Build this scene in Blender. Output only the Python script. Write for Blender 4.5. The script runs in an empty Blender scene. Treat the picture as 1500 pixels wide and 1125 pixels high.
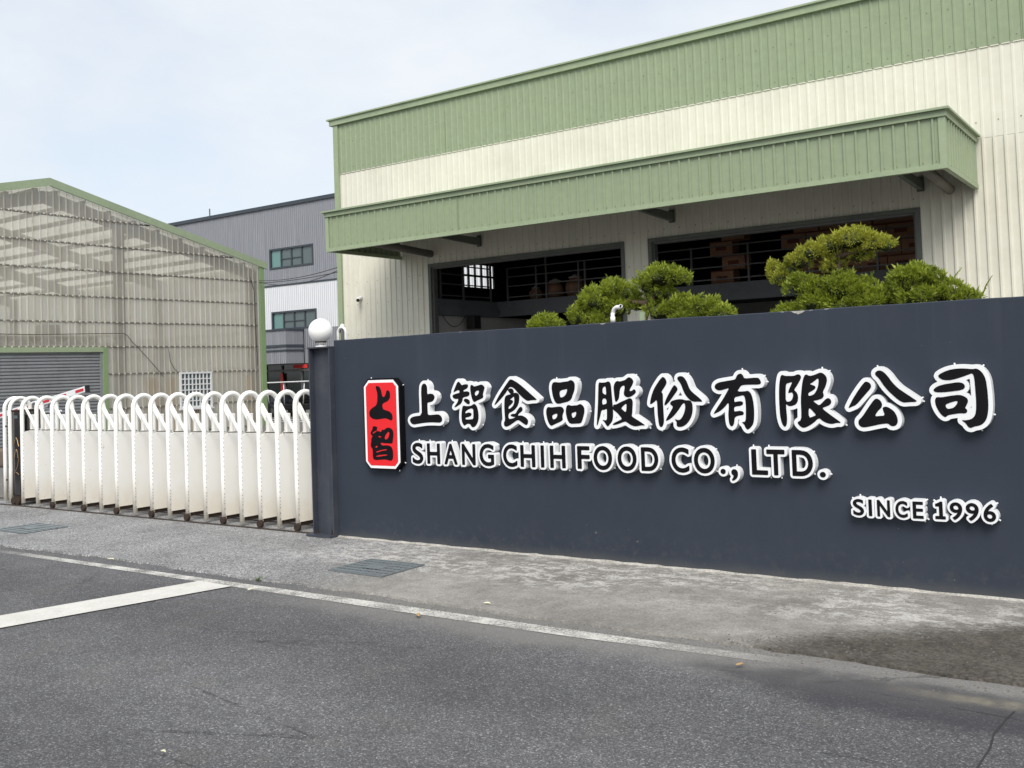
import bpy, math, random
import numpy as np
from mathutils import Vector, Matrix

random.seed(7)
rng = np.random.default_rng(11)
R = math.radians
scene = bpy.context.scene
COL = scene.collection

# ------------------------------------------------------------------ camera
# world: X runs along the sign wall (to the right), Y goes into the plot, Z is up
cam_data = bpy.data.cameras.new("camera")
cam = bpy.data.objects.new("camera", cam_data)
COL.objects.link(cam)
YAW, PITCH, ROLL = R(-35.0), R(2.12), R(-2.03)
fwd = Vector((math.sin(YAW) * math.cos(PITCH), math.cos(YAW) * math.cos(PITCH), math.sin(PITCH)))
r0 = Vector((math.cos(YAW), -math.sin(YAW), 0.0))
u0 = r0.cross(fwd)
rgt = math.cos(ROLL) * r0 + math.sin(ROLL) * u0
upv = -math.sin(ROLL) * r0 + math.cos(ROLL) * u0
cam.matrix_world = Matrix(((rgt.x, upv.x, -fwd.x, 0.0),
                           (rgt.y, upv.y, -fwd.y, 0.0),
                           (rgt.z, upv.z, -fwd.z, 1.6),
                           (0, 0, 0, 1)))
cam_data.sensor_width = 36.0
cam_data.lens = 36.0 * 1452.0 / 1500.0
cam_data.shift_y = (487.0 - 562.5) / 1500.0
cam_data.clip_start = 0.05
cam_data.clip_end = 3000.0
scene.camera = cam

# ------------------------------------------------------------------ world: bright, thinly overcast sky
SUN_AZ, SUN_EL = R(146.0), R(48.0)      # compass style: 0 = +Y, clockwise; light comes from behind the viewer
world = bpy.data.worlds.new("World")
scene.world = world
world.use_nodes = True
wn, wl = world.node_tree.nodes, world.node_tree.links
wn.clear()
sky = wn.new("ShaderNodeTexSky")
sky.sky_type = 'NISHITA'
sky.sun_disc = False
sky.sun_elevation = SUN_EL
sky.sun_rotation = SUN_AZ
sky.air_density = 1.0
sky.dust_density = 2.5
bg_sky = wn.new("ShaderNodeBackground")
bg_sky.inputs["Strength"].default_value = 0.085
wl.new(sky.outputs[0], bg_sky.inputs[0])
tc = wn.new("ShaderNodeTexCoord")
mp = wn.new("ShaderNodeMapping")
mp.inputs["Scale"].default_value = (1.0, 1.0, 2.2)
wl.new(tc.outputs["Generated"], mp.inputs[0])
n1 = wn.new("ShaderNodeTexNoise")
n1.inputs["Scale"].default_value = 1.7
n1.inputs["Detail"].default_value = 6.0
n1.inputs["Roughness"].default_value = 0.55
wl.new(mp.outputs[0], n1.inputs[0])
cr = wn.new("ShaderNodeValToRGB")
cr.color_ramp.elements[0].position = 0.40
cr.color_ramp.elements[0].color = (0.58, 0.58, 0.58, 1)
cr.color_ramp.elements[1].position = 0.62
cr.color_ramp.elements[1].color = (0.97, 0.97, 0.97, 1)
wl.new(n1.outputs[0], cr.inputs[0])
bg_cl = wn.new("ShaderNodeBackground")
bg_cl.inputs["Color"].default_value = (0.915, 0.957, 1.0, 1)
bg_cl.inputs["Strength"].default_value = 0.43
mixw = wn.new("ShaderNodeMixShader")
wl.new(cr.outputs[0], mixw.inputs[0])
wl.new(bg_sky.outputs[0], mixw.inputs[1])
wl.new(bg_cl.outputs[0], mixw.inputs[2])
wo = wn.new("ShaderNodeOutputWorld")
wl.new(mixw.outputs[0], wo.inputs[0])

# ------------------------------------------------------------------ sun behind thin cloud
sun_d = bpy.data.lights.new("sun", 'SUN')
sun_d.energy = 1.5
sun_d.angle = R(36.0)
sun_d.color = (1.0, 0.965, 0.91)
sun = bpy.data.objects.new("sun", sun_d)
COL.objects.link(sun)
sdir = Vector((math.sin(SUN_AZ) * math.cos(SUN_EL), math.cos(SUN_AZ) * math.cos(SUN_EL), math.sin(SUN_EL)))
sun.rotation_euler = sdir.to_track_quat('Z', 'Y').to_euler()
sun.location = (0, -20, 30)

# ------------------------------------------------------------------ exposure
vs = scene.view_settings
vs.view_transform = 'Standard'
vs.look = 'None'
vs.exposure = 1.18
vs.gamma = 1.0
vs.use_curve_mapping = False
scene.cycles.max_bounces = 8
scene.cycles.transparent_max_bounces = 24


# ================================================================== helpers
class MB:
    """collects geometry; build() links it as ONE mesh object"""
    def __init__(self):
        self.v, self.f = [], []

    def poly(self, pts):
        i = len(self.v)
        self.v += [tuple(p) for p in pts]
        self.f.append(tuple(range(i, i + len(pts))))
        return self

    def box(self, x0, y0, z0, x1, y1, z1):
        i = len(self.v)
        self.v += [(x0, y0, z0), (x1, y0, z0), (x1, y1, z0), (x0, y1, z0),
                   (x0, y0, z1), (x1, y0, z1), (x1, y1, z1), (x0, y1, z1)]
        self.f += [(i, i + 3, i + 2, i + 1), (i + 4, i + 5, i + 6, i + 7), (i, i + 1, i + 5, i + 4),
                   (i + 1, i + 2, i + 6, i + 5), (i + 2, i + 3, i + 7, i + 6), (i + 3, i, i + 4, i + 7)]
        return self

    def bar(self, a, b, w, h, up=(0, 0, 1)):
        """rectangular bar from a to b"""
        a, b = Vector(a), Vector(b)
        d = (b - a).normalized()
        s = d.cross(Vector(up))
        if s.length < 1e-4:
            s = d.cross(Vector((1, 0, 0)))
        s.normalize()
        t = s.cross(d).normalized()
        s *= w / 2
        t *= h / 2
        i = len(self.v)
        for p in (a, b):
            for k in ((-1, -1), (1, -1), (1, 1), (-1, 1)):
                self.v.append(tuple(p + s * k[0] + t * k[1]))
        self.f += [(i, i + 1, i + 2, i + 3), (i + 7, i + 6, i + 5, i + 4)]
        for k in range(4):
            j = (k + 1) % 4
            self.f.append((i + j, i + k, i + 4 + k, i + 4 + j))
        return self

    def tube(self, path, r, n=8, caps=True):
        """round tube along a polyline; r may be a list"""
        P = [Vector(p) for p in path]
        rs = r if isinstance(r, (list, tuple)) else [r] * len(P)
        ref = None
        base = len(self.v)
        for k, p in enumerate(P):
            if k == 0:
                d = P[1] - P[0]
            elif k == len(P) - 1:
                d = P[-1] - P[-2]
            else:
                d = (P[k + 1] - p).normalized() + (p - P[k - 1]).normalized()
            d.normalize()
            if ref is None:
                ref = Vector((0, 0, 1)) if abs(d.z) < 0.9 else Vector((1, 0, 0))
            s = (ref - d * ref.dot(d)).normalized()
            ref = s
            t = d.cross(s)
            for q in range(n):
                a = 2 * math.pi * q / n
                self.v.append(tuple(p + (s * math.cos(a) + t * math.sin(a)) * rs[k]))
        for k in range(len(P) - 1):
            for q in range(n):
                j = (q + 1) % n
                o = base + k * n
                self.f.append((o + q, o + j, o + n + j, o + n + q))
        if caps:
            self.f.append(tuple(base + q for q in reversed(range(n))))
            o = base + (len(P) - 1) * n
            self.f.append(tuple(o + q for q in range(n)))
        return self

    def lathe(self, c, prof, n=24):
        """prof: list of (radius, z) about a vertical axis through c"""
        base = len(self.v)
        for r_, z_ in prof:
            for q in range(n):
                a = 2 * math.pi * q / n
                self.v.append((c[0] + r_ * math.cos(a), c[1] + r_ * math.sin(a), c[2] + z_))
        for k in range(len(prof) - 1):
            for q in range(n):
                j = (q + 1) % n
                o = base + k * n
                self.f.append((o + q, o + j, o + n + j, o + n + q))
        self.f.append(tuple(base + q for q in reversed(range(n))))
        o = base + (len(prof) - 1) * n
        self.f.append(tuple(o + q for q in range(n)))
        return self

    def corr_x(self, x0, x1, z0, z1, y, pitch, h=0.026, wb=0.062, wt=0.030, ph=0.0):
        """profiled sheet in the XZ plane, ribs stand proud towards -Y; z0 / z1 may be functions of x"""
        fz0 = z0 if callable(z0) else (lambda _x: z0)
        fz1 = z1 if callable(z1) else (lambda _x: z1)
        prof = [(x0, 0.0)]
        k = math.floor((x0 - ph) / pitch)
        while True:
            c = ph + k * pitch
            k += 1
            for dx, dh in ((-wb / 2, 0), (-wt / 2, h), (wt / 2, h), (wb / 2, 0)):
                x = c + dx
                if x0 + 1e-4 < x < x1 - 1e-4:
                    prof.append((x, dh))
            if c > x1 + pitch:
                break
        prof.append((x1, 0.0))
        i = len(self.v)
        for x, dh in prof:
            self.v += [(x, y - dh, fz0(x)), (x, y - dh, fz1(x))]
        for k in range(len(prof) - 1):
            a = i + 2 * k
            self.f.append((a, a + 2, a + 3, a + 1))
        return self

    def build(self, name, mat, parent=None, smooth=False):
        me = bpy.data.meshes.new(name)
        me.from_pydata(self.v, [], self.f)
        me.update()
        if smooth:
            me.polygons.foreach_set("use_smooth", [True] * len(me.polygons))
        if mat is not None:
            me.materials.append(mat)
        o = bpy.data.objects.new(name, me)
        COL.objects.link(o)
        if parent is not None:
            o.parent = parent
        return o


def swap_xy(mb, x_plane):
    """turn a sheet built along X (facing -Y at y=0) into one along Y facing +X at x_plane"""
    mb.v = [(x_plane - y, x, z) for (x, y, z) in mb.v]
    return mb


def tag(o, label, cat, group=None, kind=None):
    if label:
        o["label"] = label
    if cat:
        o["category"] = cat
    if group:
        o["group"] = group
    if kind:
        o["kind"] = kind
    return o


def thing(name, label, cat, loc=(0, 0, 0), group=None):
    o = bpy.data.objects.new(name, None)
    o.empty_display_size = 0.2
    COL.objects.link(o)
    o.location = loc
    return tag(o, label, cat, group)


def share(src, name, parent, loc=(0, 0, 0), rot=(0, 0, 0)):
    o = bpy.data.objects.new(name, src.data)
    COL.objects.link(o)
    o.parent = parent
    o.location = loc
    o.rotation_euler = rot
    return o


def bevel(o, w, seg=2):
    m = o.modifiers.new("bevel", 'BEVEL')
    m.width = w
    m.segments = seg
    m.limit_method = 'ANGLE'
    m.angle_limit = R(40)
    return o


# ------------------------------------------------------------------ materials
class NT:
    def __init__(self, name):
        self.m = bpy.data.materials.new(name)
        self.m.use_nodes = True
        self.n = self.m.node_tree.nodes
        self.l = self.m.node_tree.links
        self.b = self.n["Principled BSDF"]
        self.out = self.n["Material Output"]
        self.geo = self.n.new("ShaderNodeNewGeometry")
        self.pos = self.geo.outputs["Position"]

    def link(self, a, b):
        self.l.new(a, b)

    def noise(self, scale, detail=4.0, rough=0.55, stretch=None, off=(0, 0, 0)):
        v = self.pos
        if stretch or any(off):
            mp_ = self.n.new("ShaderNodeMapping")
            mp_.inputs["Scale"].default_value = stretch or (1, 1, 1)
            mp_.inputs["Location"].default_value = off
            self.link(v, mp_.inputs[0])
            v = mp_.outputs[0]
        t = self.n.new("ShaderNodeTexNoise")
        t.inputs["Scale"].default_value = scale
        t.inputs["Detail"].default_value = detail
        t.inputs["Roughness"].default_value = rough
        self.link(v, t.inputs[0])
        return t.outputs[0]

    def voronoi(self, scale, feature='F1', out="Distance", stretch=None):
        v = self.pos
        if stretch:
            mp_ = self.n.new("ShaderNodeMapping")
            mp_.inputs["Scale"].default_value = stretch
            self.link(v, mp_.inputs[0])
            v = mp_.outputs[0]
        t = self.n.new("ShaderNodeTexVoronoi")
        t.feature = feature
        t.inputs["Scale"].default_value = scale
        self.link(v, t.inputs["Vector"])
        return t.outputs[out]

    def ramp(self, fac, stops):
        c = self.n.new("ShaderNodeValToRGB")
        els = c.color_ramp.elements
        while len(els) < len(stops):
            els.new(0.5)
        for e, (p, col) in zip(els, stops):
            e.position = p
            e.color = (col, col, col, 1) if isinstance(col, (int, float)) else (*col, 1)
        self.link(fac, c.inputs[0])
        return c.outputs[0]

    def mix(self, fac, a, b, mode='MIX'):
        x = self.n.new("ShaderNodeMix")
        x.data_type = 'RGBA'
        x.blend_type = mode
        for k, val in ((0, fac), (6, a), (7, b)):
            s = x.inputs[k]
            if isinstance(val, (int, float)):
                s.default_value = val if k == 0 else (val, val, val, 1)
            elif isinstance(val, tuple):
                s.default_value = (*val, 1)
            else:
                self.link(val, s)
        return x.outputs[2]

    def math(self, op, a, b=None, c=None, clamp=False):
        x = self.n.new("ShaderNodeMath")
        x.operation = op
        x.use_clamp = clamp
        for k, val in enumerate((a, b, c)):
            if val is None:
                continue
            if isinstance(val, (int, float)):
                x.inputs[k].default_value = val
            else:
                self.link(val, x.inputs[k])
        return x.outputs[0]

    def xyz(self):
        s = self.n.new("ShaderNodeSeparateXYZ")
        self.link(self.pos, s.inputs[0])
        return s.outputs

    def smooth(self, v, a, b):
        m = self.n.new("ShaderNodeMapRange")
        m.interpolation_type = 'SMOOTHSTEP'
        m.inputs[1].default_value = a
        m.inputs[2].default_value = b
        self.link(v, m.inputs[0])
        return m.outputs[0]

    def bump(self, h, strength=0.3, dist=0.01):
        b = self.n.new("ShaderNodeBump")
        b.inputs["Strength"].default_value = strength
        b.inputs["Distance"].default_value = dist
        self.link(h, b.inputs["Height"])
        self.link(b.outputs[0], self.b.inputs["Normal"])

    def col(self, c):
        if isinstance(c, tuple):
            self.b.inputs["Base Color"].default_value = (*c, 1)
        else:
            self.link(c, self.b.inputs["Base Color"])

    def rough(self, r):
        if isinstance(r, (int, float)):
            self.b.inputs["Roughness"].default_value = r
        else:
            self.link(r, self.b.inputs["Roughness"])


def dirty(name, c, dirt=None, amt=0.35, scale=3.0, rough=0.5, metal=0.0, fine=0.06, streak=None, bump=0.0, spec=0.4):
    """painted / plain surface with faint mottling, patchy dirt and optional vertical streaks"""
    t = NT(name)
    dirt = dirt or tuple(x * 0.55 for x in c)
    f = t.ramp(t.noise(scale, 5, 0.6), [(0.45, 0.0), (0.75, amt)])
    base = t.mix(f, c, dirt)
    g = t.noise(scale * 9, 3, 0.6)
    base = t.mix(fine, base, t.ramp(g, [(0.3, 0.0), (0.7, 1.0)]), 'OVERLAY')
    if streak:
        s = t.ramp(t.noise(streak, 3, 0.6, stretch=(1, 1, 0.05)), [(0.52, 0.0), (0.75, amt * 0.8)])
        base = t.mix(s, base, dirt)
    t.col(base)
    t.rough(rough)
    t.b.inputs["Specular IOR Level"].default_value = spec
    t.b.inputs["Metallic"].default_value = metal
    if bump:
        t.bump(t.noise(scale * 14, 4, 0.6), bump, 0.01)
    return t.m


def emission_free_white(name, c, rough=0.3, coat=0.0):
    t = NT(name)
    t.col(c)
    t.rough(rough)
    t.b.inputs["Coat Weight"].default_value = coat
    return t.m

M = {}
# ---- asphalt: grey binder with pale stone chips, tan dust and a few dark damp blotches
t = NT("asphalt")
cell = t.voronoi(150.0, 'F1', "Color")
sep = t.n.new("ShaderNodeSeparateColor")
t.link(cell, sep.inputs[0])
chip = t.ramp(sep.outputs[0], [(0.0, 0.030), (0.50, 0.085), (0.80, 0.140), (0.93, 0.21), (1.0, 0.40)])
grit = t.ramp(t.noise(230, 3, 0.7), [(0.30, 0.62), (0.72, 1.30)])
c = t.mix(1.0, chip, grit, 'MULTIPLY')
c = t.mix(0.34, c, (0.140, 0.139, 0.148))
big = t.ramp(t.noise(0.55, 6, 0.6), [(0.35, 0.86), (0.65, 1.12)])
c = t.mix(1.0, c, big, 'MULTIPLY')
mid = t.ramp(t.noise(4.0, 5, 0.65, off=(3, 1, 0)), [(0.35, 0.90), (0.7, 1.08)])
c = t.mix(1.0, c, mid, 'MULTIPLY')
c = t.mix(t.ramp(t.noise(1.7, 4, 0.6, off=(9, 4, 0)), [(0.58, 0.0), (0.80, 0.35)]), c, (0.15, 0.135, 0.11))
X, Y, Z = t.xyz()
# wheel tracks polished a little darker, oil drips between them
trk = t.math('SINE', t.math('ADD', t.math('MULTIPLY', Y, 3.7), t.math('MULTIPLY', t.noise(0.5, 3, 0.5, off=(6, 2, 0)), 3.0)))
c = t.mix(1.0, c, t.ramp(t.math('MULTIPLY_ADD', trk, 0.5, 0.5), [(0.0, 0.88), (1.0, 1.07)]), 'MULTIPLY')
oil = t.ramp(t.noise(2.3, 5, 0.7, off=(12, 5, 0)), [(0.64, 0.0), (0.76, 0.55)])
c = t.mix(oil, c, (0.055, 0.053, 0.054))
# pale dust washed against the kerb side of the road
wob = t.noise(1.3, 5, 0.6, off=(2, 7, 0))
yy = t.math('ADD', Y, t.math('MULTIPLY', t.math('SUBTRACT', wob, 0.5), 0.6))
dust = t.math('MULTIPLY', t.smooth(yy, 4.70, 5.05), t.smooth(X, -6.5, -4.6))
tanp = t.math('MULTIPLY', t.smooth(X, -1.5, -0.9), t.math('MULTIPLY', t.smooth(Y, 4.93, 5.02), t.math('SUBTRACT', 1.0, t.smooth(Y, 5.05, 5.12))))
c = t.mix(t.math('MULTIPLY', dust, 0.62), c, (0.215, 0.208, 0.192))
# long damp stain towards the right hand end
dx = t.math('MULTIPLY', t.math('ADD', X, 1.15), 0.70)
dy = t.math('MULTIPLY', t.math('ADD', t.math('SUBTRACT', Y, 4.86), t.math('MULTIPLY', X, 0.02)), 2.7)
rr = t.math('SQRT', t.math('ADD', t.math('MULTIPLY', dx, dx), t.math('MULTIPLY', dy, dy)))
rr = t.math('ADD', rr, t.math('MULTIPLY', t.math('SUBTRACT', t.noise(3.1, 5, 0.65), 0.5), 0.9))
damp = t.math('SUBTRACT', 1.0, t.smooth(rr, 0.45, 1.0))
c = t.mix(t.math('MULTIPLY', damp, 0.72), c, (0.040, 0.039, 0.045))
c = t.mix(t.math('MULTIPLY', tanp, t.ramp(t.noise(5, 6, 0.7), [(0.35, 0.1), (0.6, 0.75)])), c, (0.235, 0.215, 0.165))
# hairline cracks running roughly along the lane
crk = t.voronoi(0.62, 'DISTANCE_TO_EDGE', "Distance", stretch=(0.55, 2.3, 1.0))
wv = t.math('ADD', crk, t.math('MULTIPLY', t.math('SUBTRACT', t.noise(6, 6, 0.7), 0.5), 0.10))
line = t.math('MULTIPLY', t.math('SUBTRACT', 1.0, t.smooth(t.math('ABSOLUTE', wv), 0.0, 0.010)), t.ramp(t.noise(0.7, 3, 0.5, off=(5, 5, 0)), [(0.50, 0.0), (0.60, 1.0)]))
c = t.mix(t.math('MULTIPLY', line, 0.45), c, (0.03, 0.03, 0.032))
t.col(c)
t.rough(t.math('SUBTRACT', 0.88, t.math('MULTIPLY', damp, 0.12)))
hh = t.math('SUBTRACT', t.math('MULTIPLY', sep.outputs[0], 0.8), t.math('MULTIPLY', line, 2.0))
t.bump(hh, 0.55, 0.006)
t.b.inputs['Specular IOR Level'].default_value = 0.2
M['asphalt'] = t.m

# ---- apron in front of the wall: worn pale tarmac with lime bloom near the wall, brown silt at the right
t = NT("apron_surface")
cell = t.voronoi(105.0, 'F1', "Color")
sep = t.n.new("ShaderNodeSeparateColor")
t.link(cell, sep.inputs[0])
chip = t.ramp(sep.outputs[0], [(0.0, 0.105), (0.5, 0.235), (0.85, 0.34), (1.0, 0.56)])
grit = t.ramp(t.noise(170, 3, 0.7), [(0.3, 0.72), (0.72, 1.25)])
c = t.mix(1.0, chip, grit, 'MULTIPLY')
X, Y, Z = t.xyz()
# right of the post the surface is smoother, dustier concrete
rightw = t.smooth(t.math('ADD', X, t.math('MULTIPLY', t.math('SUBTRACT', t.noise(0.9, 4, 0.6), 0.5), 2.0)), -6.6, -4.9)
conc = t.mix(t.ramp(t.noise(7, 6, 0.65), [(0.3, 0.0), (0.7, 1.0)]), (0.200, 0.188, 0.168), (0.310, 0.294, 0.266))
conc = t.mix(1.0, conc, t.ramp(t.noise(60, 6, 0.8), [(0.3, 0.60), (0.7, 1.40)]), 'MULTIPLY')
c = t.mix(t.math('MULTIPLY', rightw, 0.78), c, conc)
c = t.mix(1.0, c, t.ramp(t.noise(1.1, 5, 0.6, off=(1, 2, 0)), [(0.35, 0.80), (0.66, 1.14)]), 'MULTIPLY')
# lime bloom: broken pale scabs, densest 0.1 - 0.8 m off the wall
scab = t.ramp(t.noise(6.0, 9, 0.82, stretch=(1.0, 1.35, 1.0)), [(0.49, 0.0), (0.53, 1.0)])
scab = t.math('MULTIPLY', scab, t.ramp(t.noise(42, 6, 0.8, off=(1, 1, 0)), [(0.38, 0.15), (0.58, 1.0)]))
zone = t.ramp(t.noise(0.8, 4, 0.6, off=(4, 9, 0)), [(0.34, 0.0), (0.52, 1.0)])
near = t.math('MULTIPLY', t.smooth(Y, 5.75, 6.45), t.smooth(X, -8.8, -6.0))
bl = t.math('MULTIPLY', t.math('MULTIPLY', scab, zone), near)
c = t.mix(t.math('MULTIPLY', bl, 0.80), c, (0.66, 0.645, 0.61))
# silt and moss washed into the low corner
wob = t.math('MULTIPLY', t.math('SUBTRACT', t.noise(2.2, 6, 0.65, off=(7, 3, 0)), 0.5), 0.75)
lim = t.math('ADD', t.math('ADD', 7.42, t.math('MULTIPLY', X, 0.85)), wob)   # upper limit of the silt in Y
lim = t.math('MINIMUM', lim, 6.68)
sm = t.math('SUBTRACT', 1.0, t.smooth(t.math('ADD', t.math('SUBTRACT', Y, lim), t.math('MULTIPLY', t.math('SUBTRACT', t.noise(26, 6, 0.8, off=(2, 8, 0)), 0.5), 0.9)), -0.34, 0.16))
sx = t.smooth(t.math('ADD', X, wob), -3.3, -1.9)
silt = t.math('MULTIPLY', sm, sx)
scol = t.mix(t.ramp(t.noise(30, 6, 0.8), [(0.36, 0.0), (0.64, 1.0)]), (0.020, 0.018, 0.0155), (0.115, 0.102, 0.085))
scol = t.mix(1.0, scol, t.ramp(t.noise(4, 5, 0.7, off=(1, 6, 0)), [(0.35, 0.65), (0.65, 1.35)]), 'MULTIPLY')
scol = t.mix(t.ramp(t.noise(9, 5, 0.7, off=(3, 3, 3)), [(0.55, 0.0), (0.7, 0.5)]), scol, (0.085, 0.088, 0.040))
c = t.mix(t.math('MULTIPLY', silt, 0.90), c, scol)
# tyre-rubbed dark patches
c = t.mix(t.ramp(t.noise(2.6, 6, 0.7, off=(8, 1, 0)), [(0.54, 0.0), (0.70, 0.45)]), c, (0.100, 0.094, 0.085))
t.col(c)
t.rough(0.9)
hb = t.math('ADD', t.math('MULTIPLY', sep.outputs[0], 0.5), t.math('MULTIPLY', t.math('MULTIPLY', t.noise(45, 5, 0.7), silt), 2.5))
hb = t.math('ADD', hb, t.math('MULTIPLY', bl, 0.6))
t.bump(hb, 0.5, 0.008)
t.b.inputs['Specular IOR Level'].default_value = 0.2
M['apron'] = t.m

M['yard'] = dirty("yard_concrete", (0.14, 0.136, 0.128), (0.11, 0.105, 0.10), 0.6, 1.1, 0.9, fine=0.25, bump=0.3)
M['earth'] = dirty("earth", (0.12, 0.115, 0.10), (0.06, 0.055, 0.045), 0.6, 0.4, 0.95, fine=0.2)

# ---- road paint, worn through to the tarmac
def paint(name, lo, hi, edge=0.0):
    t = NT(name)
    c = t.mix(t.ramp(t.noise(5, 5, 0.65), [(0.35, 0.0), (0.75, 0.55)]), (0.70, 0.685, 0.635), (0.48, 0.46, 0.41))
    c = t.mix(0.35, c, t.ramp(t.noise(90, 3, 0.7), [(0.3, 0.25), (0.7, 0.85)]), 'MULTIPLY')
    t.col(c)
    t.rough(0.75)
    X, Y, Z = t.xyz()
    n = t.math('ADD', t.math('MULTIPLY', t.noise(70, 5, 0.75), 0.55), t.math('MULTIPLY', t.noise(3.5, 4, 0.6), 0.45))
    wear = t.ramp(n, [(lo, 1.0), (hi, 0.0)])
    if edge:
        wear = t.math('MULTIPLY', wear, t.math('SUBTRACT', 1.0, t.math('MULTIPLY', 0.95, t.smooth(t.math('ADD', X, t.math('MULTIPLY', t.noise(2, 4, 0.6), 1.2)), -2.4, -1.1))))
        wear = t.math('MULTIPLY', wear, t.smooth(X, -10.3, -8.5))
    tr = t.n.new("ShaderNodeBsdfTransparent")
    mx = t.n.new("ShaderNodeMixShader")
    t.link(wear, mx.inputs[0])
    t.link(tr.outputs[0], mx.inputs[1])
    t.link(t.b.outputs[0], mx.inputs[2])
    t.link(mx.outputs[0], t.out.inputs[0])
    return t.m


M['paint_line'] = paint("worn_road_paint", 0.44, 0.62, 1.0)
M['paint_bar'] = paint("road_paint", 0.60, 0.72)

# ---- slate painted render of the sign wall
t = NT("slate_wall_paint")
c = t.mix(t.ramp(t.noise(0.8, 6, 0.6), [(0.35, 0.0), (0.7, 1.0)]), (0.0290, 0.0365, 0.0520), (0.0355, 0.0440, 0.0610))
c = t.mix(t.ramp(t.noise(6, 5, 0.65, stretch=(1, 1, 0.25)), [(0.55, 0.0), (0.8, 0.28)]), c, (0.045, 0.051, 0.062))
X, Y, Z = t.xyz()
run = t.math('MULTIPLY', t.ramp(t.noise(7, 4, 0.7, stretch=(1, 1, 0.035)), [(0.53, 0.0), (0.72, 1.0)]), t.smooth(t.math('ADD', Z, t.math('MULTIPLY', t.noise(3, 3, 0.5), 0.8)), 1.35, 2.35))
c = t.mix(t.math('MULTIPLY', run, 0.22), c, (0.062, 0.070, 0.082))
spl = t.math('MULTIPLY', t.ramp(t.noise(16, 6, 0.75), [(0.50, 0.0), (0.68, 1.0)]), t.math('SUBTRACT', 1.0, t.smooth(Z, 0.02, 0.34)))
c = t.mix(t.math('MULTIPLY', spl, 0.40), c, (0.085, 0.084, 0.080))
spk = t.ramp(t.noise(23, 2, 0.5), [(0.755, 0.0), (0.77, 0.55)])
c = t.mix(spk, c, (0.16, 0.165, 0.17))
# paint flaked off along the top arris, dust splash at the foot
zz = t.math('ADD', Z, t.math('MULTIPLY', t.math('SUBTRACT', t.noise(14, 5, 0.7), 0.5), 0.10))
c = t.mix(t.math('MULTIPLY', t.smooth(zz, 1.952, 1.968), t.ramp(t.noise(1.5, 3, 0.6), [(0.5, 0.0), (0.6, 0.9)])), c, (0.30, 0.31, 0.32))
foot = t.math('SUBTRACT', 1.0, t.smooth(t.math('ADD', Z, t.math('MULTIPLY', t.noise(4, 5, 0.7), 0.12)), 0.05, 0.16))
c = t.mix(t.math('MULTIPLY', foot, 0.45), c, (0.10, 0.098, 0.09))
t.col(c)
t.rough(t.ramp(t.noise(2.0, 4, 0.6), [(0.3, 0.52), (0.7, 0.66)]))
t.bump(t.math('ADD', t.noise(60, 4, 0.6), t.math('MULTIPLY', t.noise(2.2, 3, 0.5), 4.0)), 0.10, 0.006)
t.b.inputs['Specular IOR Level'].default_value = 0.22
M['wall'] = t.m
M['mortar'] = dirty("mortar_fillet", (0.40, 0.385, 0.35), (0.16, 0.15, 0.13), 0.7, 7, 0.95, fine=0.3, bump=0.5)

M['letter_white'] = dirty("letter_white", (0.80, 0.815, 0.83), (0.62, 0.62, 0.60), 0.25, 4, 0.32, fine=0.02, streak=18, spec=0.5)
M['letter_black'] = dirty("letter_black", (0.006, 0.0055, 0.0075), (0.012, 0.012, 0.013), 0.4, 3, 0.5, fine=0.02, spec=0.12)
M['plate_red'] = dirty("plate_red", (0.74, 0.016, 0.022), (0.62, 0.02, 0.025), 0.3, 4, 0.40, fine=0.02)
M['plate_white'] = emission_free_white("plate_white", (0.84, 0.84, 0.85), 0.35)

M['steel_dark'] = dirty("steel_post_paint", (0.040, 0.046, 0.062), (0.075, 0.08, 0.09), 0.6, 4, 0.5, fine=0.1, streak=25)
M['rust'] = dirty("rusty_iron", (0.030, 0.020, 0.015), (0.07, 0.034, 0.018), 0.7, 30, 0.85, fine=0.3, bump=0.4)
M['track'] = dirty("track_steel", (0.06, 0.048, 0.04), (0.10, 0.06, 0.04), 0.6, 9, 0.6, 0.3, fine=0.2)

# ---- gate paint: ivory white, rust staining creeping up from the foot
t = NT("gate_paint")
X, Y, Z = t.xyz()
c = t.mix(t.ramp(t.noise(3.3, 5, 0.6), [(0.4, 0.0), (0.75, 0.35)]), (0.88, 0.87, 0.835), (0.82, 0.79, 0.72))
low = t.math('SUBTRACT', 1.0, t.smooth(t.math('ADD', Z, t.math('MULTIPLY', t.math('SUBTRACT', t.noise(5, 5, 0.65), 0.5), 0.5)), 0.02, 0.48))
c = t.mix(t.math('MULTIPLY', low, 0.42), c, (0.70, 0.58, 0.38))
rst = t.ramp(t.noise(42, 5, 0.7), [(0.62, 0.0), (0.70, 1.0)])
lw2 = t.math('SUBTRACT', 1.0, t.smooth(Z, 0.04, 0.26))
c = t.mix(t.math('MULTIPLY', t.math('MULTIPLY', rst, lw2), 0.8), c, (0.24, 0.11, 0.05))
spots = t.ramp(t.noise(19, 4, 0.6, off=(5, 1, 2)), [(0.70, 0.0), (0.74, 0.6)])
c = t.mix(spots, c, (0.42, 0.27, 0.16))
t.col(c)
t.rough(0.42)
M['gate'] = t.m

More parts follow.
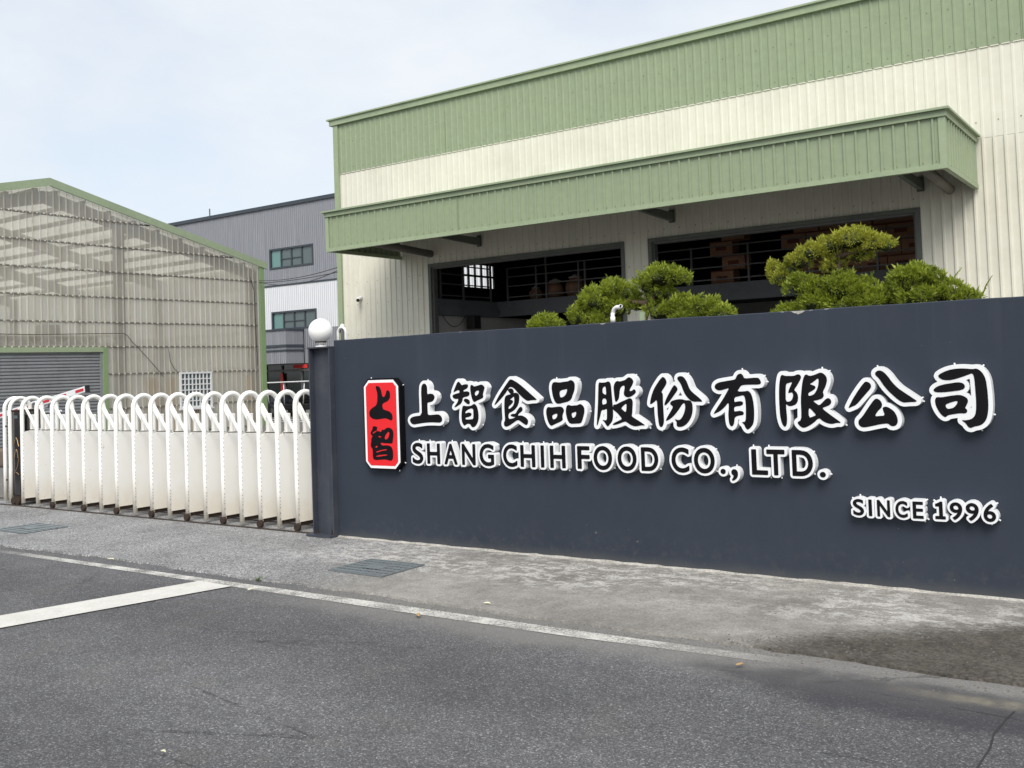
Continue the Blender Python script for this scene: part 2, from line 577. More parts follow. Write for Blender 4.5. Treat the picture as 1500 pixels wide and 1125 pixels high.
M['cream'] = dirty("cream_sheet", (0.70, 0.685, 0.585), (0.52, 0.50, 0.41), 0.40, 0.9, 0.46, fine=0.05, streak=5)
M['green'] = dirty("sage_green_sheet", (0.268, 0.325, 0.205), (0.225, 0.28, 0.178), 0.30, 0.9, 0.46, fine=0.05, streak=5)
M['green_trim'] = dirty("sage_green_trim", (0.305, 0.370, 0.235), (0.22, 0.275, 0.18), 0.40, 1.4, 0.46, fine=0.05, streak=5)
M['green_deep'] = dirty("corner_green", (0.215, 0.315, 0.155), (0.17, 0.24, 0.13), 0.4, 1.4, 0.5, fine=0.05)
M['screw'] = dirty("screw_head", (0.16, 0.14, 0.11), (0.10, 0.06, 0.04), 0.5, 20, 0.6)
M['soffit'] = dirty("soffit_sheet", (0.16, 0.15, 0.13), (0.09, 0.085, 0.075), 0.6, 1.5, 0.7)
M['frame'] = dirty("opening_frame", (0.115, 0.13, 0.11), (0.07, 0.075, 0.07), 0.6, 3, 0.5)
M['beam'] = dirty("mezzanine_beam", (0.115, 0.125, 0.14), (0.07, 0.075, 0.085), 0.6, 2.0, 0.6)
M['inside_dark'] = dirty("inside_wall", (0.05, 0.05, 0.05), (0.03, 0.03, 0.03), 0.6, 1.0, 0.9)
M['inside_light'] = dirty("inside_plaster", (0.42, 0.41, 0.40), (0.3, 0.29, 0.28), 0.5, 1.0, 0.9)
M['rail'] = dirty("railing_steel", (0.13, 0.13, 0.13), (0.09, 0.085, 0.08), 0.5, 6, 0.5, 0.2)
M['carton'] = dirty("carton_board", (0.33, 0.18, 0.11), (0.24, 0.125, 0.08), 0.7, 2.5, 0.85, fine=0.1)
M['carton_print'] = dirty("carton_print", (0.14, 0.045, 0.03), (0.10, 0.04, 0.03), 0.5, 6, 0.85)
M['pot'] = dirty("glazed_jar", (0.26, 0.14, 0.09), (0.15, 0.09, 0.07), 0.6, 6, 0.5)
M['black'] = dirty("black_plastic", (0.013, 0.013, 0.014), (0.03, 0.03, 0.03), 0.4, 8, 0.5)
M['white_pvc'] = dirty("white_pvc", (0.74, 0.74, 0.73), (0.50, 0.49, 0.46), 0.5, 9, 0.45)
M['cable'] = dirty("cable_sheath", (0.03, 0.03, 0.032), (0.06, 0.06, 0.06), 0.4, 5, 0.6)

t = NT("opal_globe")
t.col((0.86, 0.855, 0.84))
t.rough(0.12)
t.b.inputs["Subsurface Weight"].default_value = 0.25
t.b.inputs["Subsurface Radius"].default_value = (0.03, 0.03, 0.03)
M['globe'] = t.m

# ---- aged translucent sheeting of the shed: dusty film, lets a good part of the view through
def translucent(name, c, clear, dirt=0.5, trans=0.5):
    t = NT(name)
    d = t.ramp(t.noise(0.9, 5, 0.6, stretch=(1, 1, 0.45)), [(0.35, 0.0), (0.75, dirt)])
    base = t.mix(d, c, tuple(x * 0.62 for x in c))
    st = t.ramp(t.noise(9, 3, 0.6, stretch=(1, 1, 0.04)), [(0.5, 0.0), (0.8, 0.35)])
    base = t.mix(st, base, tuple(x * 0.55 for x in c))
    dif = t.n.new("ShaderNodeBsdfDiffuse")
    trl = t.n.new("ShaderNodeBsdfTranslucent")
    trp = t.n.new("ShaderNodeBsdfTransparent")
    gls = t.n.new("ShaderNodeBsdfGlossy")
    gls.inputs["Roughness"].default_value = 0.25
    trp.inputs[0].default_value = (0.93, 0.91, 0.85, 1)
    t.link(base, dif.inputs[0])
    t.link(base, trl.inputs[0])
    m1 = t.n.new("ShaderNodeMixShader")
    m1.inputs[0].default_value = trans
    t.link(dif.outputs[0], m1.inputs[1])
    t.link(trl.outputs[0], m1.inputs[2])
    m2 = t.n.new("ShaderNodeMixShader")
    t.link(t.ramp(t.noise(1.6, 4, 0.6, stretch=(1, 1, 0.3)), [(0.3, clear - 0.10), (0.7, clear + 0.08)]), m2.inputs[0])
    t.link(m1.outputs[0], m2.inputs[1])
    t.link(trp.outputs[0], m2.inputs[2])
    m3 = t.n.new("ShaderNodeMixShader")
    m3.inputs[0].default_value = 0.05
    t.link(m2.outputs[0], m3.inputs[1])
    t.link(gls.outputs[0], m3.inputs[2])
    t.link(m3.outputs[0], t.out.inputs[0])
    return t.m


M['sheet'] = translucent("translucent_wall_sheet", (0.79, 0.77, 0.70), 0.37)
M['sheet_roof'] = translucent("translucent_roof_sheet", (0.88, 0.86, 0.78), 0.22, 0.2, 0.7)
M['shed_steel'] = dirty("shed_frame_steel", (0.20, 0.185, 0.15), (0.13, 0.12, 0.10), 0.5, 3, 0.6)
M['girt'] = dirty("girt_steel", (0.115, 0.105, 0.085), (0.08, 0.06, 0.045), 0.6, 6, 0.7)
M['cap_white'] = dirty("fixing_cap", (0.62, 0.60, 0.54), (0.4, 0.38, 0.33), 0.5, 9, 0.5)
M['shutter'] = dirty("shutter_steel", (0.27, 0.28, 0.29), (0.19, 0.195, 0.20), 0.6, 2.2, 0.5, 0.1, fine=0.08, streak=6)
M['board'] = dirty("tan_board", (0.52, 0.36, 0.19), (0.42, 0.30, 0.17), 0.5, 2.5, 0.7)
M['grey_clad'] = None
M['white_frame'] = dirty("white_frame", (0.74, 0.75, 0.76), (0.55, 0.55, 0.54), 0.4, 7, 0.4)

def ribbed(name, c1, c2, pitch):
    t = NT(name)
    w = t.n.new("ShaderNodeTexWave")
    w.wave_type = 'BANDS'
    w.bands_direction = 'X'
    w.inputs["Scale"].default_value = 1.0 / pitch * 0.31831 * 1.0
    w.inputs["Distortion"].default_value = 0.0
    t.link(t.pos, w.inputs[0])
    n = t.noise(14, 3, 0.6, stretch=(1, 1, 0.03))
    c = t.mix(t.ramp(n, [(0.35, 0.0), (0.65, 1.0)]), c1, c2)
    c = t.mix(t.ramp(t.noise(0.5, 4, 0.6), [(0.4, 0.0), (0.8, 0.3)]), c, c2)
    t.col(c)
    t.rough(0.5)
    t.bump(w.outputs[1], 0.8, 0.03)
    return t.m


M['grey_clad'] = ribbed("grey_cladding", (0.275, 0.285, 0.315), (0.205, 0.213, 0.238), 0.14)
M['white_clad'] = ribbed("white_cladding", (0.74, 0.755, 0.78), (0.65, 0.665, 0.69), 0.14)
M['navy_trim'] = dirty("charcoal_trim", (0.045, 0.055, 0.068), (0.07, 0.08, 0.09), 0.4, 2, 0.5)

def glass(name, c, rough=0.06):
    t = NT(name)
    t.col(c)
    t.rough(rough)
    t.b.inputs["Specular IOR Level"].default_value = 0.7
    return t.m


M['glass_grey'] = glass("grey_window_glass", (0.085, 0.115, 0.12))
M['glass_teal'] = glass("teal_window_glass", (0.12, 0.24, 0.225))
M['glass_dark'] = glass("dark_glass", (0.012, 0.02, 0.02))
M['red_sign'] = dirty("red_banner", (0.60, 0.035, 0.03), (0.45, 0.03, 0.03), 0.5, 5, 0.6)
M['mirror_dark'] = NT("dark_mirror_steel").m
b_ = M['mirror_dark'].node_tree.nodes["Principled BSDF"]
b_.inputs["Base Color"].default_value = (0.13, 0.12, 0.125, 1)
b_.inputs["Metallic"].default_value = 1.0
b_.inputs["Roughness"].default_value = 0.13
M['gold'] = dirty("gold_line", (0.55, 0.37, 0.17), (0.45, 0.3, 0.15), 0.4, 9, 0.35, 0.6)
M['red_refl'] = dirty("red_reflector", (0.50, 0.018, 0.035), (0.40, 0.02, 0.03), 0.4, 9, 0.4)
M['galv'] = dirty("galvanised_grating", (0.175, 0.20, 0.21), (0.12, 0.13, 0.13), 0.6, 12, 0.55, 0.15, fine=0.2)
M['pit'] = dirty("drain_pit", (0.03, 0.03, 0.03), (0.02, 0.02, 0.02), 0.5, 5, 0.9)
M['bark'] = dirty("juniper_bark", (0.11, 0.075, 0.05), (0.06, 0.04, 0.03), 0.7, 14, 0.9, fine=0.25, bump=0.6)
M['tan_stone'] = dirty("stone_block", (0.16, 0.125, 0.10), (0.09, 0.07, 0.055), 0.7, 8, 0.9, bump=0.4)

def foliage(name, lo, hi, tip):
    t = NT(name)
    f = t.ramp(t.noise(6.5, 4, 0.6), [(0.36, 0.0), (0.66, 1.0)])
    c = t.mix(f, lo, hi)
    c = t.mix(t.ramp(t.noise(55, 3, 0.6), [(0.48, 0.0), (0.66, 0.75)]), c, tip)
    t.col(c)
    t.rough(0.6)
    tr = t.n.new("ShaderNodeBsdfTranslucent")
    t.link(c, tr.inputs[0])
    mx = t.n.new("ShaderNodeMixShader")
    mx.inputs[0].default_value = 0.45
    t.link(t.b.outputs[0], mx.inputs[1])
    t.link(tr.outputs[0], mx.inputs[2])
    t.link(mx.outputs[0], t.out.inputs[0])
    return t.m


M['leaf'] = foliage("juniper_green", (0.15, 0.21, 0.022), (0.31, 0.38, 0.035), (0.56, 0.60, 0.09))
M['leaf_gold'] = foliage("juniper_golden", (0.23, 0.265, 0.026), (0.43, 0.445, 0.050), (0.64, 0.62, 0.12))
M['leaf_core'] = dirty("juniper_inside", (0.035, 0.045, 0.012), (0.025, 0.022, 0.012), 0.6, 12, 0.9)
M['dry_leaf'] = dirty("dry_leaf", (0.38, 0.25, 0.10), (0.30, 0.16, 0.07), 0.6, 40, 0.7)
M['pale_leaf'] = dirty("pale_litter", (0.62, 0.60, 0.44), (0.5, 0.45, 0.25), 0.6, 40, 0.7)
M['pebble'] = dirty("pebble", (0.12, 0.11, 0.095), (0.10, 0.095, 0.085), 0.7, 60, 0.9)
M['weed'] = foliage("weed_green", (0.06, 0.11, 0.02), (0.10, 0.17, 0.03), (0.18, 0.25, 0.05))

# ================================================================== GROUND
ZR = -0.015                                   # road surface, a touch below the apron
g = MB()
g.poly([(-900, -900, -0.06), (900, -900, -0.06), (900, 900, -0.06), (-900, 900, -0.06)])
tag(g.build("ground", M['earth']), None, None, kind="structure")

g = MB()
g.poly([(-160, -9, ZR), (120, -9, ZR), (120, 5.75, ZR), (-160, 5.75, ZR)])
road = tag(g.build("road", M['asphalt']), None, None, kind="structure")

g = MB()
g.poly([(-160, 7.34, 0.0), (120, 7.34, 0.0), (120, 120, 0.0), (-160, 120, 0.0)])
tag(g.build("yard", M['yard']), None, None, kind="structure")

# apron: broken front edge with a real step down to the road
edge_pts = [(-160, 5.34), (-14, 5.34)]
x = -14.0
while x < 3.0:
    x += random.uniform(0.035, 0.11)
    w = 0.022 * math.sin(x * 2.1) + 0.014 * math.sin(x * 7.3 + 1) + random.uniform(-0.016, 0.016)
    yb = 5.345 + w
    if x < -9.75:
        yb -= 0.03
    if x > -4.3:
        yb = 5.345 + w * 0.6
    edge_pts.append((x, yb))
edge_pts.append((120, 5.36))
g = MB()
for (xa, ya), (xb, yb) in zip(edge_pts, edge_pts[1:]):
    g.poly([(xa, ya, 0), (xb, yb, 0), (xb, 7.34, 0), (xa, 7.34, 0)])
    g.poly([(xa, ya - 0.006, ZR - 0.01), (xb, yb - 0.006, ZR - 0.01), (xb, yb, 0), (xa, ya, 0)])
tag(g.build("apron_pavement", M['apron']), None, None, kind="structure")

# painted markings
g = MB()
pts = [(-10.6, 5.075, 5.17), (-8.6, 5.08, 5.18), (-7.2, 5.083, 5.187), (-4.95, 5.077, 5.21), (-3.2, 5.077, 5.212), (-1.76, 5.15, 5.25), (0.5, 5.17, 5.27), (8, 5.2, 5.3)]
for a, b in zip(pts, pts[1:]):
    g.poly([(a[0], a[1], ZR + 0.004), (b[0], b[1], ZR + 0.004), (b[0], b[2], ZR + 0.004), (a[0], a[2], ZR + 0.004)])
g.build("edge_line", M['paint_line'], road)
g = MB()
q0, q1 = (-6.71, 5.09), (-6.30, 5.08)
d0 = (-7.06 + 6.71, 3.68 - 5.09)
d1 = (-6.70 + 6.30, 3.48 - 5.08)
k = 1.9
g.poly([(q0[0], q0[1], ZR + 0.008), (q0[0] + d0[0] * k, q0[1] + d0[1] * k, ZR + 0.008),
        (q1[0] + d1[0] * k, q1[1] + d1[1] * k, ZR + 0.008), (q1[0], q1[1], ZR + 0.008)])
g.build("stop_line", M['paint_bar'], road)

# old joint / crack near the right hand bottom corner, a sunken strip of dark filler
g = MB()
pc = [(-0.83, 3.9), (-0.815, 4.22), (-0.808, 4.45), (-0.822, 4.62), (-0.804, 4.86), (-0.79, 4.95)]
for (xa, ya), (xb, yb) in zip(pc, pc[1:]):
    g.poly([(xa - 0.004, ya, ZR + 0.003), (xa + 0.005, ya, ZR + 0.003), (xb + 0.004, yb, ZR + 0.003), (xb - 0.003, yb, ZR + 0.003)])
g.build("crack_filler", M['pit'], road)


def grating(x0, x1, y0, y1, label):
    r_ = thing("drain_grate", label, "drain", ((x0 + x1) / 2, (y0 + y1) / 2, 0.0), "drain grates in the apron")
    hx, hy = (x1 - x0) / 2, (y1 - y0) / 2
    MB().poly([(-hx, -hy, 0.003), (hx, -hy, 0.003), (hx, hy, 0.003), (-hx, hy, 0.003)]).build("pit", M['pit'], r_)
    f = MB()
    for a in ((-hx, -hy, hx, -hy + 0.012), (-hx, hy - 0.012, hx, hy), (-hx, -hy + 0.0122, -hx + 0.012, hy - 0.0122), (hx - 0.012, -hy + 0.0122, hx, hy - 0.0122)):
        f.box(a[0], a[1], 0.003, a[2], a[3], 0.011)
    f.build("rim", M['galv'], r_)
    nb = 6
    first = None
    for k_ in range(nb):
        yy_ = -hy + 0.02 + (2 * hy - 0.04) * (k_ + 0.5) / nb
        if first is None:
            b = MB().box(-hx + 0.0125, -0.024, 0.0035, hx - 0.0125, 0.024, 0.010)
            first = b.build("bar", M['galv'], r_)
            first.location = (0, yy_, 0)
        else:
            share(first, "bar", r_, (0, yy_, 0))
    c = MB()
    for k_ in range(13):
        xx_ = -hx + 0.03 + (2 * hx - 0.06) * k_ / 12
        c.box(xx_ - 0.003, -hy + 0.013, 0.0042, xx_ + 0.003, hy - 0.013, 0.0085)
    c.build("cross_rods", M['galv'], r_)
    MB().box(-0.09, -0.07, 0.0105, 0.09, 0.07, 0.0135).build("plate", M['galv'], r_)
    return r_


grating(-6.0, -5.40, 5.81, 6.33, "galvanised drain grate set in the apron in front of the steel post")
grating(-11.25, -10.60, 5.78, 6.29, "galvanised drain grate in front of the gate's far left end")

# small litter: each a little thing of its own
def leaf(x, y, z, s, rot, mat, label, name="fallen_leaf"):
    b = MB()
    b.poly([(-s, 0, 0.002), (-s * 0.4, -s * 0.33, 0.006), (s * 0.5, -s * 0.28, 0.010), (s, 0, 0.004), (s * 0.5, s * 0.28, 0.013), (-s * 0.4, s * 0.33, 0.008)])
    o = b.build(name, M[mat])
    o.location = (x, y, z)
    o.rotation_euler = (0.15, 0.1, rot)
    tag(o, label, "leaf")


leaf(-8.25, 5.30, 0.004, 0.035, 0.5, 'pale_leaf', "pale yellow leaf at the apron's broken edge below the gate")
leaf(-4.35, 5.02, 0.0, 0.040, -0.7, 'dry_leaf', "reddish dry leaf lying by the worn edge line")
leaf(-4.12, 5.47, 0.004, 0.030, 0.2, 'pale_leaf', "pale scrap on the concrete below the word CHIH")
leaf(-6.02, 5.02, 0.0, 0.024, 1.2, 'pale_leaf', "pale scrap on the tarmac just under the edge line")
leaf(-2.10, 4.98, 0.0, 0.026, 0.9, 'dry_leaf', "dry brown leaf on tarmac left of the damp stain")
leaf(-3.78, 2.66, 0.0, 0.017, 0.1, 'pale_leaf', "white speck of litter on the near tarmac, bottom left")

# weed growing out of the joint
w = MB()
for k_ in range(26):
    a = random.uniform(0, 2 * math.pi)
    l = random.uniform(0.03, 0.075)
    c0 = Vector((random.uniform(-0.04, 0.04), random.uniform(-0.02, 0.02), 0))
    tip = c0 + Vector((math.cos(a) * l, math.sin(a) * l, l * random.uniform(0.3, 0.8)))
    s_ = Vector((-math.sin(a), math.cos(a), 0)) * 0.006
    mid = (c0 + tip) / 2 + Vector((0, 0, 0.01))
    w.poly([c0 - s_ * 0.4, mid - s_, tip, mid + s_])
o = w.build("weed", M['weed'])
o.location = (-6.27, 5.33, ZR)
o.scale = (0.7, 0.7, 0.7)
tag(o, "small green weed sprouting from the joint between road and apron", "weed")

# loose grit, silt crumbs along the road edge: nobody could count it
gv = MB()
def crumb(x, y, z, s):
    a = random.uniform(0, 3)
    p = [(x + s * math.cos(a + q * 2.09), y + s * math.sin(a + q * 2.09), z) for q in range(3)]
    i = len(gv.v)
    gv.v += p + [(x + random.uniform(-.3, .3) * s, y + random.uniform(-.3, .3) * s, z + s * random.uniform(0.5, 0.9))]
    gv.f += [(i, i + 1, i + 3), (i + 1, i + 2, i + 3), (i + 2, i, i + 3)]
for k_ in range(2600):
    x = random.uniform(-6.5, 1.5)
    if random.random() < 0.55:
        crumb(x, random.gauss(5.26, 0.10), ZR, random.uniform(0.003, 0.009))
    else:
        lim = min(7.4 + 0.85 * x, 6.6)
        if x > -2.6 and lim > 5.4:
            crumb(x, random.uniform(5.36, lim), 0.0, random.uniform(0.003, 0.011))
for k_ in range(500):
    crumb(random.uniform(-6.0, 0.8), random.uniform(5.5, 7.0), 0.0, random.uniform(0.003, 0.008))
tag(gv.build("loose_grit", M['pebble']), "loose grit and silt along the road edge and apron", "grit", kind="stuff")

# ================================================================== SIGN WALL
YW = 7.085
WX0, WX1, WH = -7.137, 6.5, 1.953
g = MB()
nx = 60
top = []
for k in range(nx + 1):
    x = WX0 + (WX1 - WX0) * k / nx
    top.append((x, WH + 0.002 * math.sin(x * 3.1) + random.uniform(-0.002, 0.002)))
for (xa, za), (xb, zb) in zip(top, top[1:]):
    g.poly([(xa, YW, -0.02), (xb, YW, -0.02), (xb, YW, zb - 0.006), (xa, YW, za - 0.006)])
    g.poly([(xa, YW, za - 0.006), (xb, YW, zb - 0.006), (xb, YW + 0.008, zb), (xa, YW + 0.008, za)])
    g.poly([(xa, YW + 0.008, za), (xb, YW + 0.008, zb), (xb, YW + 0.2, zb), (xa, YW + 0.2, za)])
    g.poly([(xb, YW + 0.2, -0.02), (xa, YW + 0.2, -0.02), (xa, YW + 0.2, za), (xb, YW + 0.2, zb)])
for x, rev in ((WX0, 0), (WX1, 1)):
    p = [(x, YW, -0.02), (x, YW, WH - 0.006), (x, YW + 0.008, WH), (x, YW + 0.2, WH), (x, YW + 0.2, -0.02)]
    g.poly(p if not rev else p[::-1])
wall = g.build("sign_wall", M['wall'])
tag(wall, "long dark slate painted wall carrying the raised company name", "wall")
# mortar fillet along the foot
g = MB()
prev = None
x = WX0
while x < WX1:
    d = 0.022 + 0.006 * math.sin(x * 2.3) + random.uniform(-0.004, 0.006)
    h = 0.014 + random.uniform(-0.004, 0.006)
    if prev:
        xa, da, ha = prev
        g.poly([(xa, YW - da, 0.001), (x, YW - d, 0.001), (x, YW - d * 0.5, h * 0.7), (xa, YW - da * 0.5, ha * 0.7)])
        g.poly([(xa, YW - da * 0.5, ha * 0.7), (x, YW - d * 0.5, h * 0.7), (x, YW - 0.001, h), (xa, YW - 0.001, ha)])
    prev = (x, d, h)
    x += random.uniform(0.05, 0.12)
g.build("mortar_fillet", M['mortar'], wall)
# knocked-off bits of render on the top edge
for (cx_, w_, d_) in ((-2.42, 0.055, 0.022), (-4.05, 0.028, 0.008)):
    c = MB()
    pts = [(cx_ - w_, WH - 0.004)]
    for q in range(1, 8):
        pts.append((cx_ - w_ + 2 * w_ * q / 8, WH - 0.006 - d_ * math.sin(math.pi * q / 8) * random.uniform(0.6, 1.1)))
    pts.append((cx_ + w_, WH - 0.004))
    c.poly([(px_, YW - 0.002, pz_) for px_, pz_ in pts])
    c.build("chipped_edge", M['mortar'], wall)

# ================================================================== STEEL POST (H section) + globe lamp
post = thing("steel_post", "dark blue-grey H-section steel post at the wall's left end", "post", (-7.285, 7.09, 0))
PX0, PX1 = -7.435 + 7.285, -7.140 + 7.285
f = MB().box(PX0, -0.072, 0.024, PX0 + 0.014, 0.075, 1.878)
f.build("flange", M['steel_dark'], post)
f = MB().box(PX1 - 0.014, -0.072, 0.024, PX1, 0.075, 1.878)
f.build("flange", M['steel_dark'], post)
MB().box(PX0 + 0.0142, -0.005, 0.024, PX1 - 0.0142, 0.005, 1.878).build("web", M['steel_dark'], post)
MB().box(PX0 - 0.012, -0.082, 1.8785, PX1 + 0.001, 0.09, 1.892).build("cap_plate", M['steel_dark'], post)
MB().box(PX0 - 0.045, -0.125, 0.003, PX1 + 0.0, 0.10, 0.0235).build("base_plate", M['steel_dark'], post)
for bx_ in (PX0 + 0.045, PX1 - 0.05):
    b = MB().lathe((bx_, -0.05, 0.0236), [(0.013, 0), (0.013, 0.012), (0.007, 0.0125), (0.006, 0.045)], 6)
    b.build("anchor_bolt", M['rust'], post)

lamp = thing("globe_lamp", "white opal globe lamp on the steel post", "lamp", (-7.335, 7.10, 1.892))
prof = []
for q in range(25):
    a = -math.pi / 2 + 0.38 + (math.pi - 0.38) * q / 24
    prof.append((max(0.123 * math.cos(a), 0.0005), 0.166 + 0.123 * math.sin(a)))
MB().lathe((0, 0, 0), prof, 40).build("globe", M['globe'], lamp, True)
MB().lathe((0, 0, 0), [(0.058, 0.046), (0.060, 0.052), (0.056, 0.060), (0.050, 0.061)], 28).build("collar", M['rust'], lamp, True)
MB().lathe((0, 0, 0), [(0.058, 0.0), (0.058, 0.008), (0.050, 0.013), (0.022, 0.017), (0.019, 0.026), (0.030, 0.036), (0.044, 0.045), (0.044, 0.047)], 28).build("pedestal", M['white_pvc'], lamp, True)

# white bent pipes behind the wall
def arc(c, r_, a0, a1, n, plane):
    out = []
    for q in range(n + 1):
        a = a0 + (a1 - a0) * q / n
        out.append((c[0] + r_ * math.cos(a) * plane[0], c[1] + r_ * math.cos(a) * plane[1], c[2] + r_ * math.sin(a)))
    return out


pp = thing("pipe_loop", "white plastic pipe bent into a loop behind the globe lamp", "pipe", (-7.265, 7.33, 0))
path = [(-0.055, 0, 1.5), (-0.055, 0, 2.03)] + arc((0, 0, 2.035), 0.055, math.pi, 0, 10, (1, 0)) + [(0.055, 0, 2.02), (0.055, 0, 1.5)]
MB().tube(path, 0.014, 10).build("pipe", M['white_pvc'], pp, True)
MB().lathe((-0.02, 0.03, 0), [(0.018, 1.5), (0.018, 2.085), (0.024, 2.086), (0.024, 2.115), (0.008, 2.13)], 12).build("capped_riser", M['white_pvc'], pp, True)
MB().box(-0.105, 0.05, 2.04, -0.065, 0.09, 2.08).build("junction_box", M['black'], pp)
vp = thing("vent_pipe", "white gooseneck vent pipe sticking up behind the wall", "pipe", (-4.185, 7.50, 0))
path = [(0, 0, 1.6), (0, 0, 2.045)] + arc((0.05, 0, 2.05), 0.05, math.pi, 0.35 * math.pi, 9, (1, -0.2)) + [(0.098, -0.03, 2.105)]
MB().tube(path, 0.0185, 12).build("pipe", M['white_pvc'], vp, True)
MB().tube([(0.098, -0.03, 2.105), (0.101, -0.031, 2.105)], 0.0135, 12).build("opening", M['black'], vp)
MB().tube([(0, 0, 1.97), (0, 0, 2.02)], 0.022, 12).build("socket", M['white_pvc'], vp, True)
ps = thing("planter_post", "thin pale green stake standing beside the gooseneck pipe", "stake", (-4.08, 7.85, 0))
MB().box(-0.022, -0.012, 1.4, 0.022, 0.012, 2.065).build("stake", M['green_trim'], ps)
